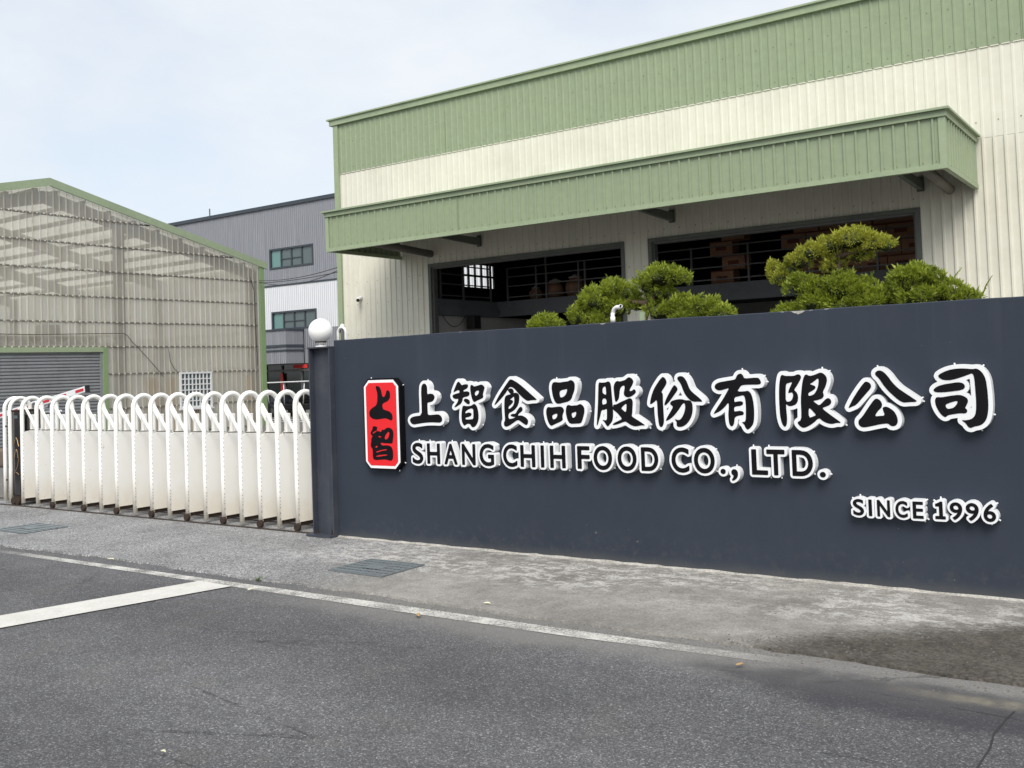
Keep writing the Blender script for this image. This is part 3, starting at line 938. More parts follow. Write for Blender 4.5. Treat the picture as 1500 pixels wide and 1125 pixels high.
GLYPHS = {
 'shang': [
  (0, '-5921,1498 -5936,1492 -5950,1475 -5956,1450 -5959,1383 -5957,1299 -5959,1204 -6044,1196 -6081,1187 -6103,1170 -6105,1154 -6091,1131 -6062,1119 -6032,1123 -5973,1131 -5900,1138 -5828,1140 -5771,1137 -5742,1138 -5720,1151 -5719,1179 -5736,1201 -5760,1213 -5796,1212 -5839,1208 -5886,1207 -5888,1248 -5888,1298 -5887,1321 -5842,1326 -5816,1338 -5801,1359 -5800,1375 -5810,1392 -5831,1402 -5860,1403 -5886,1396 -5885,1438 -5887,1471 -5903,1493'),
 ],
 'zhi': [
  (0, '-5516,1507 -5530,1500 -5552,1465 -5575,1421 -5576,1408 -5551,1421 -5523,1431 -5508,1423 -5509,1404 -5531,1402 -5580,1390 -5591,1381 -5585,1361 -5561,1350 -5523,1352 -5530,1328 -5552,1301 -5576,1277 -5564,1275 -5529,1290 -5493,1309 -5477,1338 -5472,1363 -5436,1368 -5408,1375 -5395,1391 -5397,1408 -5413,1416 -5434,1418 -5463,1414 -5464,1428 -5426,1441 -5410,1457 -5411,1474 -5421,1481 -5452,1480 -5483,1471 -5499,1494'),
  (0, '-5457,1349 -5436,1353 -5410,1344 -5395,1329 -5397,1308 -5408,1300 -5428,1306 -5455,1325 -5465,1338'),
  (0, '-5373,1476 -5384,1464 -5387,1434 -5380,1386 -5369,1348 -5356,1326 -5341,1320 -5325,1329 -5288,1342 -5250,1355 -5243,1368 -5249,1384 -5238,1416 -5227,1442 -5229,1453 -5242,1467 -5262,1475 -5275,1473 -5303,1465 -5343,1458 -5357,1469'),
  (1, '-5339,1401 -5318,1420 -5294,1423 -5288,1414 -5299,1390 -5323,1374 -5333,1380'),
  (0, '-5473,1292 -5485,1268 -5494,1219 -5496,1170 -5487,1132 -5464,1108 -5443,1124 -5419,1130 -5398,1124 -5386,1103 -5369,1095 -5338,1109 -5317,1138 -5305,1170 -5303,1213 -5311,1261 -5327,1294 -5347,1306 -5364,1299 -5392,1286 -5439,1285'),
  (1, '-5450,1219 -5450,1235 -5427,1251 -5393,1263 -5369,1264 -5360,1251 -5361,1208 -5363,1170 -5397,1168 -5450,1165 -5452,1184 -5409,1189 -5385,1200 -5380,1216 -5391,1227 -5421,1229'),
 ],
 'shi': [
  (0, '-4943,1515 -4962,1503 -5003,1457 -5071,1379 -5116,1313 -5129,1289 -5111,1297 -5060,1339 -5012,1383 -4978,1422 -4961,1443 -4939,1448 -4914,1437 -4889,1415 -4865,1389 -4828,1357 -4791,1331 -4767,1324 -4735,1331 -4674,1331 -4697,1350 -4751,1392 -4812,1440 -4873,1483 -4911,1502'),
  (0, '-4965,1432 -4939,1436 -4917,1421 -4914,1400 -4929,1379 -4948,1385 -4966,1404 -4980,1420'),
  (0, '-5003,1370 -4980,1379 -4941,1385 -4922,1395 -4883,1397 -4862,1381 -4857,1352 -4868,1300 -4895,1264 -4929,1238 -4979,1220 -4980,1170 -4944,1173 -4918,1181 -4886,1196 -4873,1201 -4835,1201 -4798,1183 -4775,1160 -4778,1134 -4791,1118 -4813,1124 -4844,1144 -4881,1165 -4926,1139 -4979,1110 -5012,1102 -5030,1115 -5031,1139 -5016,1160 -5020,1218 -5020,1291 -5015,1344'),
  (1, '-4969,1333 -4943,1346 -4917,1364 -4912,1358 -4912,1316 -4926,1285 -4953,1264 -4976,1255 -4976,1278 -4945,1296 -4925,1317 -4931,1332 -4950,1338'),
  (0, '-4844,1277 -4863,1269 -4890,1238 -4904,1215 -4942,1215 -4959,1204 -4950,1194 -4918,1186 -4879,1196 -4872,1217 -4840,1233 -4828,1248 -4832,1266'),
 ],
 'pin': [
  (0, '-4503,1479 -4519,1465 -4526,1435 -4522,1394 -4512,1348 -4495,1312 -4475,1297 -4451,1298 -4408,1306 -4360,1316 -4333,1336 -4320,1371 -4302,1406 -4296,1446 -4300,1471 -4317,1489 -4338,1494 -4359,1483 -4401,1481 -4449,1474 -4482,1480'),
  (1, '-4447,1400 -4422,1413 -4392,1415 -4372,1422 -4373,1402 -4388,1372 -4412,1354 -4441,1348 -4448,1368'),
  (0, '-4563,1273 -4582,1262 -4590,1226 -4583,1180 -4569,1140 -4552,1117 -4537,1112 -4519,1122 -4476,1137 -4439,1152 -4424,1165 -4429,1185 -4425,1208 -4410,1236 -4414,1256 -4434,1272 -4455,1275 -4488,1272 -4536,1267'),
  (1, '-4530,1198 -4509,1211 -4477,1217 -4479,1193 -4495,1173 -4520,1166 -4528,1178'),
  (0, '-4362,1288 -4380,1283 -4390,1261 -4394,1226 -4387,1185 -4374,1150 -4354,1130 -4310,1131 -4251,1134 -4238,1155 -4225,1190 -4213,1225 -4213,1260 -4227,1282 -4250,1295 -4267,1290 -4282,1283 -4309,1283 -4338,1280'),
  (1, '-4338,1218 -4317,1225 -4292,1231 -4293,1210 -4304,1188 -4326,1178 -4335,1190'),
 ],
 'gu': [
  (0, '-4061,1470 -4070,1456 -4074,1412 -4079,1333 -4088,1234 -4097,1160 -4102,1113 -4093,1121 -4077,1160 -4061,1209 -4051,1244 -4022,1244 -4000,1256 -4002,1204 -4006,1160 -4026,1160 -4049,1164 -4027,1146 -4016,1126 -3998,1107 -3983,1124 -3959,1146 -3948,1175 -3944,1234 -3949,1321 -3952,1380 -3955,1439 -3962,1466 -3981,1476 -4001,1467 -4024,1465 -4047,1465'),
  (1, '-4034,1421 -4014,1435 -4003,1430 -4001,1366 -4017,1369 -4036,1381'),
  (1, '-4041,1335 -4003,1337 -4000,1295 -4020,1290 -4042,1284'),
  (0, '-3894,1477 -3914,1468 -3930,1439 -3931,1404 -3927,1365 -3924,1321 -3916,1306 -3902,1314 -3887,1335 -3880,1369 -3876,1403 -3863,1427 -3841,1439 -3830,1434 -3832,1408 -3841,1379 -3836,1357 -3818,1344 -3790,1344 -3757,1358 -3734,1377 -3730,1389 -3741,1406 -3752,1406 -3766,1394 -3788,1392 -3785,1407 -3761,1440 -3749,1466 -3757,1486 -3772,1498 -3789,1504 -3805,1497 -3822,1483 -3856,1474 -3878,1471'),
  (0, '-3936,1287 -3914,1286 -3869,1308 -3819,1325 -3791,1338 -3769,1329 -3762,1300 -3767,1257 -3772,1213 -3778,1192 -3754,1177 -3707,1151 -3656,1118 -3687,1120 -3719,1115 -3752,1110 -3789,1122 -3821,1143 -3837,1151 -3876,1138 -3921,1124 -3958,1121 -3937,1141 -3898,1155 -3864,1172 -3880,1189 -3906,1219 -3933,1238 -3946,1248 -3943,1277'),
  (1, '-3871,1255 -3848,1277 -3820,1296 -3820,1262 -3829,1222 -3850,1238'),
 ],
 'fen': [
  (0, '-3489,1500 -3503,1492 -3533,1459 -3573,1403 -3596,1351 -3609,1303 -3610,1285 -3596,1289 -3572,1303 -3550,1322 -3547,1279 -3548,1222 -3544,1160 -3538,1118 -3523,1105 -3507,1113 -3495,1146 -3495,1203 -3498,1279 -3497,1335 -3495,1366 -3508,1381 -3488,1406 -3463,1439 -3459,1460 -3469,1486'),
  (0, '-3394,1433 -3404,1426 -3432,1386 -3465,1335 -3486,1288 -3485,1276 -3473,1278 -3441,1306 -3402,1353 -3370,1390 -3368,1406 -3381,1425'),
  (0, '-3354,1500 -3366,1491 -3367,1477 -3351,1458 -3335,1432 -3323,1394 -3305,1356 -3281,1328 -3261,1309 -3231,1301 -3201,1303 -3164,1300 -3176,1318 -3209,1346 -3243,1372 -3267,1398 -3279,1430 -3290,1461 -3309,1489 -3329,1501'),
  (0, '-3436,1297 -3425,1309 -3388,1320 -3347,1324 -3322,1320 -3307,1314 -3271,1314 -3254,1300 -3247,1267 -3251,1221 -3267,1175 -3300,1133 -3336,1112 -3367,1107 -3387,1114 -3389,1132 -3386,1147 -3405,1172 -3380,1163 -3360,1163 -3338,1184 -3319,1221 -3309,1258 -3311,1286 -3320,1294 -3336,1282 -3366,1240 -3410,1193 -3452,1163 -3481,1153 -3470,1179 -3439,1222 -3411,1266 -3426,1276 -3436,1285'),
 ],
 'you': [
  (0, '-2858,1508 -2875,1500 -2888,1478 -2896,1464 -2940,1458 -2998,1451 -3032,1444 -3052,1433 -3062,1415 -3056,1397 -3035,1385 -3011,1385 -2976,1395 -2945,1402 -2963,1373 -2999,1318 -3041,1264 -3082,1207 -3063,1212 -3028,1227 -2987,1259 -2954,1297 -2954,1254 -2961,1209 -2960,1164 -2955,1127 -2939,1112 -2924,1123 -2916,1146 -2911,1186 -2870,1197 -2846,1199 -2837,1211 -2843,1224 -2864,1232 -2893,1229 -2914,1225 -2913,1259 -2891,1265 -2862,1267 -2844,1276 -2840,1290 -2847,1300 -2865,1303 -2889,1300 -2911,1295 -2906,1333 -2868,1339 -2832,1348 -2822,1316 -2820,1262 -2822,1209 -2827,1150 -2861,1147 -2840,1132 -2830,1105 -2816,1090 -2802,1097 -2785,1112 -2767,1137 -2760,1182 -2757,1244 -2762,1302 -2771,1347 -2787,1372 -2805,1380 -2819,1375 -2884,1374 -2866,1398 -2850,1420 -2817,1423 -2761,1424 -2705,1423 -2695,1435 -2700,1453 -2712,1471 -2730,1475 -2768,1473 -2824,1470 -2831,1490 -2842,1505'),
 ],
 'xian': [
  (0, '-2535,1492 -2547,1479 -2558,1426 -2564,1352 -2565,1268 -2563,1194 -2552,1136 -2532,1110 -2517,1125 -2511,1173 -2515,1236 -2515,1283 -2498,1262 -2468,1264 -2438,1277 -2424,1308 -2424,1340 -2434,1363 -2452,1379 -2429,1408 -2403,1449 -2394,1472 -2404,1488 -2423,1492 -2442,1481 -2479,1480 -2517,1482'),
  (1, '-2509,1425 -2487,1430 -2460,1437 -2472,1414 -2489,1383 -2496,1355 -2474,1361 -2461,1359 -2459,1335 -2469,1309 -2485,1296 -2516,1295 -2514,1362'),
  (0, '-2356,1490 -2373,1480 -2388,1433 -2398,1371 -2405,1308 -2405,1235 -2408,1162 -2436,1149 -2434,1136 -2416,1115 -2396,1105 -2364,1115 -2320,1142 -2280,1179 -2257,1157 -2222,1139 -2186,1134 -2160,1143 -2122,1142 -2154,1167 -2204,1203 -2258,1247 -2232,1255 -2201,1267 -2187,1285 -2191,1308 -2208,1319 -2227,1311 -2251,1286 -2275,1265 -2298,1284 -2318,1298 -2287,1303 -2250,1314 -2238,1332 -2240,1350 -2245,1360 -2223,1399 -2210,1440 -2214,1470 -2231,1489 -2251,1500 -2272,1495 -2299,1483 -2336,1476'),
  (1, '-2336,1419 -2307,1434 -2270,1464 -2271,1425 -2280,1389 -2300,1354 -2316,1341 -2349,1333 -2348,1357 -2315,1372 -2293,1390 -2298,1405 -2318,1412'),
  (1, '-2351,1250 -2334,1240 -2317,1219 -2298,1198 -2321,1188 -2353,1177'),
 ],
 'gong': [
  (0, '-1943,1430 -1956,1421 -1990,1379 -2032,1319 -2060,1269 -2072,1244 -2051,1253 -2015,1268 -1984,1303 -1942,1348 -1911,1383 -1909,1403 -1919,1420'),
  (0, '-1866,1499 -1879,1487 -1877,1470 -1854,1449 -1836,1416 -1809,1376 -1773,1336 -1736,1301 -1704,1280 -1676,1283 -1606,1285 -1637,1309 -1687,1344 -1733,1379 -1769,1420 -1796,1463 -1823,1493 -1847,1504'),
  (0, '-1880,1311 -1895,1302 -1932,1253 -1979,1185 -2002,1165 -2008,1145 -2002,1125 -1983,1112 -1953,1113 -1889,1128 -1835,1138 -1806,1139 -1793,1123 -1771,1120 -1752,1130 -1743,1153 -1747,1187 -1764,1222 -1792,1244 -1815,1256 -1837,1251 -1840,1237 -1825,1193 -1862,1191 -1895,1188 -1875,1222 -1847,1247 -1841,1267 -1847,1289 -1863,1306'),
 ],
 'si': [
  (0, '-1474,1458 -1452,1474 -1411,1492 -1361,1501 -1312,1501 -1260,1494 -1238,1499 -1217,1487 -1196,1460 -1183,1420 -1179,1373 -1176,1307 -1177,1241 -1186,1185 -1203,1149 -1230,1128 -1269,1121 -1285,1111 -1300,1114 -1311,1128 -1317,1142 -1346,1164 -1320,1161 -1284,1168 -1264,1185 -1253,1213 -1248,1279 -1250,1365 -1252,1431 -1257,1459 -1266,1467 -1283,1461 -1333,1442 -1387,1427 -1423,1425 -1450,1431 -1467,1443'),
  (0, '-1505,1367 -1488,1383 -1452,1397 -1397,1406 -1348,1412 -1321,1404 -1310,1387 -1314,1370 -1333,1359 -1382,1352 -1445,1346 -1490,1347 -1506,1355'),
  (0, '-1489,1316 -1499,1301 -1500,1277 -1491,1243 -1470,1204 -1448,1183 -1435,1183 -1425,1195 -1389,1202 -1344,1208 -1318,1205 -1304,1216 -1306,1232 -1318,1242 -1306,1261 -1296,1285 -1300,1304 -1317,1318 -1343,1328 -1374,1327 -1410,1322 -1460,1313'),
  (1, '-1439,1264 -1403,1279 -1360,1291 -1363,1271 -1382,1247 -1405,1238 -1429,1237'),
 ],
 'logo_shang': [
  (0, '-6506,1487 -6518,1479 -6516,1458 -6501,1427 -6500,1380 -6505,1328 -6524,1297 -6575,1276 -6606,1250 -6613,1219 -6603,1193 -6572,1174 -6523,1166 -6466,1172 -6410,1179 -6376,1172 -6335,1156 -6319,1166 -6316,1192 -6325,1223 -6359,1244 -6400,1254 -6431,1262 -6442,1286 -6438,1317 -6404,1329 -6369,1342 -6343,1367 -6339,1398 -6344,1429 -6364,1443 -6382,1440 -6390,1415 -6405,1386 -6426,1376 -6443,1395 -6448,1431 -6461,1462 -6481,1481'),
 ],
 'logo_zhi': [
  (0, '-6564,1104 -6575,1091 -6576,1072 -6598,1049 -6603,1028 -6575,1005 -6597,986 -6595,960 -6607,918 -6597,897 -6583,887 -6581,856 -6583,809 -6573,788 -6545,779 -6489,785 -6426,789 -6385,784 -6357,777 -6336,784 -6325,810 -6323,861 -6332,897 -6358,917 -6400,924 -6463,918 -6482,946 -6461,946 -6420,942 -6378,942 -6326,940 -6322,974 -6311,1020 -6315,1061 -6338,1082 -6379,1092 -6407,1081 -6429,1066 -6456,1071 -6464,1047 -6492,1055 -6513,1055 -6526,1070 -6512,1086 -6525,1099'),
  (1, '-6581,1033 -6563,1049 -6527,1062 -6516,1059 -6542,1044 -6567,1032'),
  (1, '-6509,1005 -6490,1013 -6466,1003 -6470,994 -6501,999'),
  (1, '-6425,988 -6417,1014 -6388,1045 -6367,1053 -6360,1035 -6372,999 -6397,978 -6418,977'),
  (1, '-6553,898 -6533,922 -6513,909 -6530,898'),
  (1, '-6544,859 -6499,873 -6422,887 -6396,883 -6402,876 -6465,869 -6528,851'),
  (1, '-6545,818 -6508,829 -6403,838 -6393,829 -6425,824 -6537,810'),
 ],
 'plate': [
  (0, '-6689,1493 -6637,1544 -6298,1546 -6249,1494 -6239,750 -6292,695 -6620,696 -6678,747'),
 ],
}

# ================================================================== SIGN LETTERING
def chaikin(P, it=1):
    P = np.asarray(P, float)
    for _ in range(it):
        Q = np.roll(P, -1, axis=0)
        P = np.stack([0.75 * P + 0.25 * Q, 0.25 * P + 0.75 * Q], 1).reshape(-1, 2)
    return P


def sdf_group(loops, GX, GZ):
    """signed distance (negative inside, even-odd) of a set of closed loops on a grid"""
    d2 = np.full(GX.shape, 1e9)
    ins = np.zeros(GX.shape, bool)
    for P in loops:
        A, B = P, np.roll(P, -1, axis=0)
        for (ax, az), (bx, bz) in zip(A, B):
            ex, ez = bx - ax, bz - az
            L = ex * ex + ez * ez
            if L < 1e-14:
                continue
            tt = np.clip(((GX - ax) * ex + (GZ - az) * ez) / L, 0, 1)
            d2 = np.minimum(d2, (GX - ax - tt * ex) ** 2 + (GZ - az - tt * ez) ** 2)
            if abs(ez) > 1e-12:
                c = ((az > GZ) != (bz > GZ)) & (GX < ex * (GZ - az) / ez + ax)
                ins ^= c
    d = np.sqrt(d2)
    return np.where(ins, -d, d)


def contours(F, xs, zs, lev):
    V = F - lev
    V = np.where(np.abs(V) < 1e-9, 1e-9, V)
    S = V < 0
    case = S[:-1, :-1] * 1 + S[1:, :-1] * 2 + S[1:, 1:] * 4 + S[:-1, 1:] * 8
    seg = {}

    def pt(e):
        t_, i, j = e
        if t_ == 0:
            a, b = V[i, j], V[i + 1, j]
            return (xs[i] + (xs[i + 1] - xs[i]) * a / (a - b), zs[j])
        a, b = V[i, j], V[i, j + 1]
        return (xs[i], zs[j] + (zs[j + 1] - zs[j]) * a / (a - b))

    tab = {1: [(3, 0)], 2: [(0, 1)], 3: [(3, 1)], 4: [(1, 2)], 5: [(3, 2), (1, 0)], 6: [(0, 2)], 7: [(3, 2)],
           8: [(2, 3)], 9: [(2, 0)], 10: [(0, 3), (2, 1)], 11: [(2, 1)], 12: [(1, 3)], 13: [(1, 0)], 14: [(0, 3)]}
    for i, j in np.argwhere((case > 0) & (case < 15)):
        i, j = int(i), int(j)
        E = ((0, i, j), (1, i + 1, j), (0, i, j + 1), (1, i, j))
        for a, b in tab[int(case[i, j])]:
            seg[E[a]] = E[b]
    out = []
    while seg:
        s0, nx_ = seg.popitem()
        lp = [s0]
        while nx_ != s0 and nx_ in seg:
            lp.append(nx_)
            nx_ = seg.pop(nx_)
        if len(lp) > 6:
            out.append(np.array([pt(e) for e in lp]))
    return out


def simplify(P, tol):
    """Douglas-Peucker on a closed loop"""
    n = len(P)
    far = int(np.argmax(((P - P[0]) ** 2).sum(1)))
    keep = np.zeros(n + 1, bool)
    Q = np.vstack([P, P[:1]])
    keep[[0, far, n]] = True
    st = [(0, far), (far, n)]
    while st:
        a, b = st.pop()
        if b - a < 2:
            continue
        d = Q[b] - Q[a]
        L = np.hypot(*d) + 1e-12
        m = Q[a + 1:b] - Q[a]
        h = np.abs(m[:, 0] * d[1] - m[:, 1] * d[0]) / L
        k_ = int(np.argmax(h))
        if h[k_] > tol:
            keep[a + 1 + k_] = True
            st += [(a, a + 1 + k_), (a + 1 + k_, b)]
    return Q[:-1][keep[:-1]]


from mathutils.geometry import delaunay_2d_cdt


def slab(name, loops, y0, y1, mat, parent, bev=0.0):
    """flat shape (loops in X,Z) with thickness from y0 (front) to y1 (back)"""
    vin, ein = [], []
    for P in loops:
        i = len(vin)
        vin += [Vector((float(p[0]), float(p[1]))) for p in P]
        ein += [(i + q, i + (q + 1) % len(P)) for q in range(len(P))]
    vo, eo, fo, ov, oe, of_ = delaunay_2d_cdt(vin, ein, [], 0, 1e-7)
    # keep triangles whose centre is inside (even-odd)
    cen = np.array([[(vo[f[0]].x + vo[f[1]].x + vo[f[2]].x) / 3, (vo[f[0]].y + vo[f[1]].y + vo[f[2]].y) / 3] for f in fo])
    ins = np.zeros(len(cen), bool)
    for P in loops:
        P = np.asarray(P)
        for (ax, az), (bx, bz) in zip(P, np.roll(P, -1, axis=0)):
            if az != bz:
                ins ^= ((az > cen[:, 1]) != (bz > cen[:, 1])) & (cen[:, 0] < (bx - ax) * (cen[:, 1] - az) / (bz - az) + ax)
    tri = [f for f, k_ in zip(fo, ins) if k_]
    m_ = MB()
    n = len(vo)
    m_.v = [(v.x, y0, v.y) for v in vo] + [(v.x, y1, v.y) for v in vo]
    cnt = {}
    for f in tri:
        m_.f.append((f[0], f[1], f[2]))
        m_.f.append((f[2] + n, f[1] + n, f[0] + n))
        for a, b in ((f[0], f[1]), (f[1], f[2]), (f[2], f[0])):
            cnt[(a, b)] = 1
    for (a, b) in cnt:
        if (b, a) not in cnt:
            m_.f.append((b, a, a + n, b + n))
    return m_.build(name, mat, parent)


YF = 7.015                                     # front plane of the letters
_pin = None


def pins(root, cx, cz, loops, dirs, rad=0.0055, ln=0.012):
    """little white fixing pins that poke out round the edge"""
    global _pin
    P = np.vstack(loops)
    for a in dirs:
        ux, uz = math.cos(a), math.sin(a)
        k_ = int(np.argmax((P[:, 0] - cx) * ux + (P[:, 1] - cz) * uz))
        x, z = P[k_]
        if _pin is None:
            m_ = MB().tube([(-0.012, 0, 0), (ln, 0, 0)], rad, 6)
            _pin = m_.build("mounting_pin", M['letter_white'], root)
            o = _pin
        else:
            o = share(_pin, "mounting_pin", root)
        o.location = (x - cx, YF + 0.048 - YW, z - cz)
        o.rotation_euler = (0, -a, 0)


def raised(name, label, cat, groups, outline, face_off=0.0, res=0.003, dirs=(), group=None, pin=True):
    """white bodied letter with a black face; groups = list of lists of loops"""
    allp = np.vstack([l for g_ in groups for l in g_])
    pad = outline + 0.02
    x0, z0 = allp.min(0) - pad
    x1, z1 = allp.max(0) + pad
    xs = np.arange(x0, x1 + res, res)
    zs = np.arange(z0, z1 + res, res)
    GX, GZ = np.meshgrid(xs, zs, indexing='ij')
    F = None
    for g_ in groups:
        d = sdf_group(g_, GX, GZ)
        F = d if F is None else np.minimum(F, d)
    cx, cz = (x0 + x1) / 2, z0 + pad
    root = thing(name, label, cat, (cx, YW, cz), group)
    off = np.array([cx, cz])
    lw = [simplify(l, 0.0005) for l in contours(F, xs, zs, outline)]
    lb = [simplify(l, 0.0005) for l in contours(F, xs, zs, face_off)]
    slab("body", [l - off for l in lw], YF - YW, -0.003, M['letter_white'], root, 0.004)
    slab("face", [l - off for l in lb], YF - YW - 0.0025, YF - YW + 0.004, M['letter_black'], root)
    if pin:
        pins(root, cx, cz, lw, dirs)
    return root


def parse(key):
    groups = []
    for hole, s in GLYPHS[key]:
        P = np.array([[float(v) for v in p.split(',')] for p in s.split()]) / 1000.0
        P = chaikin(P, 1)
        if hole:
            groups[-1].append(P)
        else:
            groups.append([P])
    return groups


ROW1 = [("shang", "first", "one upright on a base line"), ("zhi", "second", "boxes under two small parts"),
        ("shi", "third", "peaked roof-like top"), ("pin", "fourth", "three stacked boxes"), ("gu", "fifth", "two dense halves"),
        ("fen", "sixth", "slim left stroke and curved right half"), ("you", "seventh", "long cross stroke over a tall box"),
        ("xian", "eighth", "dense, long tail sweeping right"), ("gong", "ninth", "three separate pieces"),
        ("si", "tenth", "open frame hooking round two bars")]
dsets = [(1.55, 0.4, -0.3, -1.5), (0.1, -0.6, -1.7), (0.25, -0.5, -1.6), (1.7, 0.7, -0.1), (1.0, 0.1, -0.7, -1.5), (0.9, -0.5, -1.2, -1.8),
         (1.6, 0.7, 0.1, -1.1, -1.9, -2.5), (1.6, 0.8, -0.6), (1.9, 0.6, -0.2, -2.6), (1.7, 0.9, -0.2, -1.2)]
for (key, nth, look), ds in zip(ROW1, dsets):
    raised("sign_character", "%s large brush-style character of the sign's top row, %s" % (nth, look), "sign letter",
           parse(key), 0.0275, 0.0, 0.003, ds, "raised letters on the sign wall")


# ---- latin letters from the built-in font, each fitted to its measured box
_font_cache = {}


def font_loops(ch):
    if ch == "1":                      # plain figure one: stem with a short flag and a foot
        return [np.array([(0.30, 0.0), (0.62, 0.0), (1.0, 0.0), (1.0, 0.13), (0.74, 0.13), (0.74, 1.0), (0.56, 1.0), (0.44, 0.95), (0.30, 0.90), (0.12, 0.87), (0.12, 0.76), (0.48, 0.76), (0.48, 0.13), (0.08, 0.13), (0.08, 0.0)])]
    if ch in _font_cache:
        return _font_cache[ch]
    cu = bpy.data.curves.new("txt", 'FONT')
    cu.body = ch
    cu.size = 1.0
    cu.resolution_u = 6
    tmp = bpy.data.objects.new("tmp", cu)
    me = bpy.data.meshes.new_from_object(tmp)
    bpy.data.objects.remove(tmp)
    bpy.data.curves.remove(cu)
    cnt = {}
    for p in me.polygons:
        vs_ = list(p.vertices)
        for a, b in zip(vs_, vs_[1:] + vs_[:1]):
            kx = (min(a, b), max(a, b))
            cnt[kx] = cnt.get(kx, 0) + 1
    adj = {}
    for (a, b), n in cnt.items():
        if n == 1:
            adj.setdefault(a, []).append(b)
            adj.setdefault(b, []).append(a)
    loops, used = [], set()
    for s in adj:
        for s2 in adj[s]:
            if (s, s2) in used:
                continue
            lp, prev, cur = [s], s, s2
            used |= {(s, s2), (s2, s)}
            while cur != s:
                lp.append(cur)
                nxt = [q for q in adj[cur] if (cur, q) not in used]
                if not nxt:
                    break
                used |= {(cur, nxt[0]), (nxt[0], cur)}
                cur = nxt[0]
            if len(lp) > 2:
                loops.append(np.array([[me.vertices[i].co.x, me.vertices[i].co.y] for i in lp]))
    bpy.data.meshes.remove(me)
    _font_cache[ch] = loops
    return loops


def fit(ch, x0, x1, z0, z1, shrink):
    L = font_loops(ch)
    A = np.vstack(L)
    mn, mx = A.min(0), A.max(0)
    lo = np.array([x0 + shrink, z0 + shrink])
    hi = np.array([x1 - shrink, z1 - shrink])
    return [(l - mn) / (mx - mn) * (hi - lo) + lo for l in L]


CT, CB = 0.948, 0.761
OV = 0.004
row2 = [("SHANG", [("S", -6.088, -5.957), ("H", -5.910, -5.757), ("A", -5.708, -5.557), ("N", -5.505, -5.353), ("G", -5.308, -5.150)]),
        ("CHIH", [("C", -5.052, -4.903), ("H", -4.869, -4.717), ("I", -4.660, -4.626), ("H", -4.566, -4.414)]),
        ("FOOD", [("F", -4.298, -4.180), ("O", -4.143, -3.971), ("O", -3.920, -3.749), ("D", -3.708, -3.558)]),
        ("CO", [("C", -3.445, -3.296), ("O", -3.256, -3.086), (".", -3.043, -3.001), (",", -2.957, -2.905)]),
        ("LTD", [("L", -2.795, -2.672), ("T", -2.691, -2.543), ("D", -2.490, -2.339), (".", -2.293, -2.250)])]
names = {".": "full stop", ",": "comma"}
ordn = ["first", "second", "third", "fourth", "fifth"]
for word, ls in row2:
    for q, (ch, xa, xb) in enumerate(ls):
        za, zb = CB, CT
        if ch in "SCGO":
            za, zb = CB - OV, CT + OV
        if ch == ".":
            za, zb = 0.757, 0.797
        if ch == ",":
            za, zb = 0.710, 0.797
        sh = 0.0055
        lab = ("raised %s with black face after the word %s" % (names[ch], word)) if ch in names else \
              ("raised white letter %s with black face, %s letter of %s" % (ch, ordn[q], word))
        ds = {".": (0.0,), ",": (1.4,), "C": (0.6,), "O": (0.7, -0.7), "D": (0.8, -0.8), "F": (-1.75,), "G": (0.4, -0.5)}.get(ch, (1.75, -1.2))
        if ch == "T":
            xa += 0.012
            xb += 0.0
        raised("sign_letter", lab, "sign letter", [fit(ch, xa, xb, za, zb, sh)], 0.0235, sh, 0.002, ds, "raised letters on the sign wall")

row3 = [("SINCE", [("S", -2.072, -1.997), ("I", -1.966, -1.943), ("N", -1.909, -1.823), ("C", -1.788, -1.709), ("E", -1.676, -1.608)]),
        ("1996", [("1", -1.535, -1.470), ("9", -1.443, -1.366), ("9", -1.345, -1.267), ("6", -1.240, -1.166)])]
for word, ls in row3:
    gl = []
    for ch, xa, xb in ls:
        za, zb = (0.503, 0.617) if word == "SINCE" else (0.507, 0.624)
        gl.append(fit(ch, xa, xb, za, zb, 0.0035))
    raised("sign_plate", "small raised white plate reading %s in black at the wall's lower right" % word, "sign plate", gl, 0.0185, 0.0035, 0.0018,
           (2.5, 1.6, 0.55, -0.55, -1.5, -2.6), "raised letters on the sign wall")

# ---- red name plaque
oct_ = np.array([[float(v) for v in p.split(',')] for p in GLYPHS['plate'][0][1].split()]) / 1000.0
x0, x1 = oct_[:, 0].min() + 0.012, oct_[:, 0].max() - 0.0
z0, z1 = oct_[:, 1].min() + 0.008, oct_[:, 1].max() - 0.004


def octagon(d, cut=0.062):
    a, b, c_, e = x0 - d, x1 + d, z0 - d, z1 + d
    k_ = cut + d * 0.5858 * 0.0 + d * (1 - 0.4142)
    return np.array([(a, c_ + k_), (a + k_, c_), (b - k_, c_), (b, c_ + k_), (b, e - k_), (b - k_, e), (a + k_, e), (a, e - k_)])


cx, cz = (x0 + x1) / 2, z0
off = np.array([cx, cz])
plq = thing("name_plaque", "tall red eight-sided plaque with two black characters and white rim", "plaque", (cx, YW, cz))
slab("backing", [octagon(0.016) - off], -0.070, -0.003, M['letter_black'], plq, 0.003)
slab("white_rim", [octagon(0.0) - off], -0.0725, -0.066, M['plate_white'], plq)
slab("red_panel", [octagon(-0.026, 0.055) - off], -0.075, -0.068, M['plate_red'], plq)
for key in ("logo_shang", "logo_zhi"):
    for g_ in parse(key):
        slab("character", [l - off for l in g_], -0.0775, -0.070, M['letter_black'], plq)
pins(plq, cx, cz, [octagon(0.016)], (1.6, 0.35, -0.35, -1.55), 0.005, 0.010)

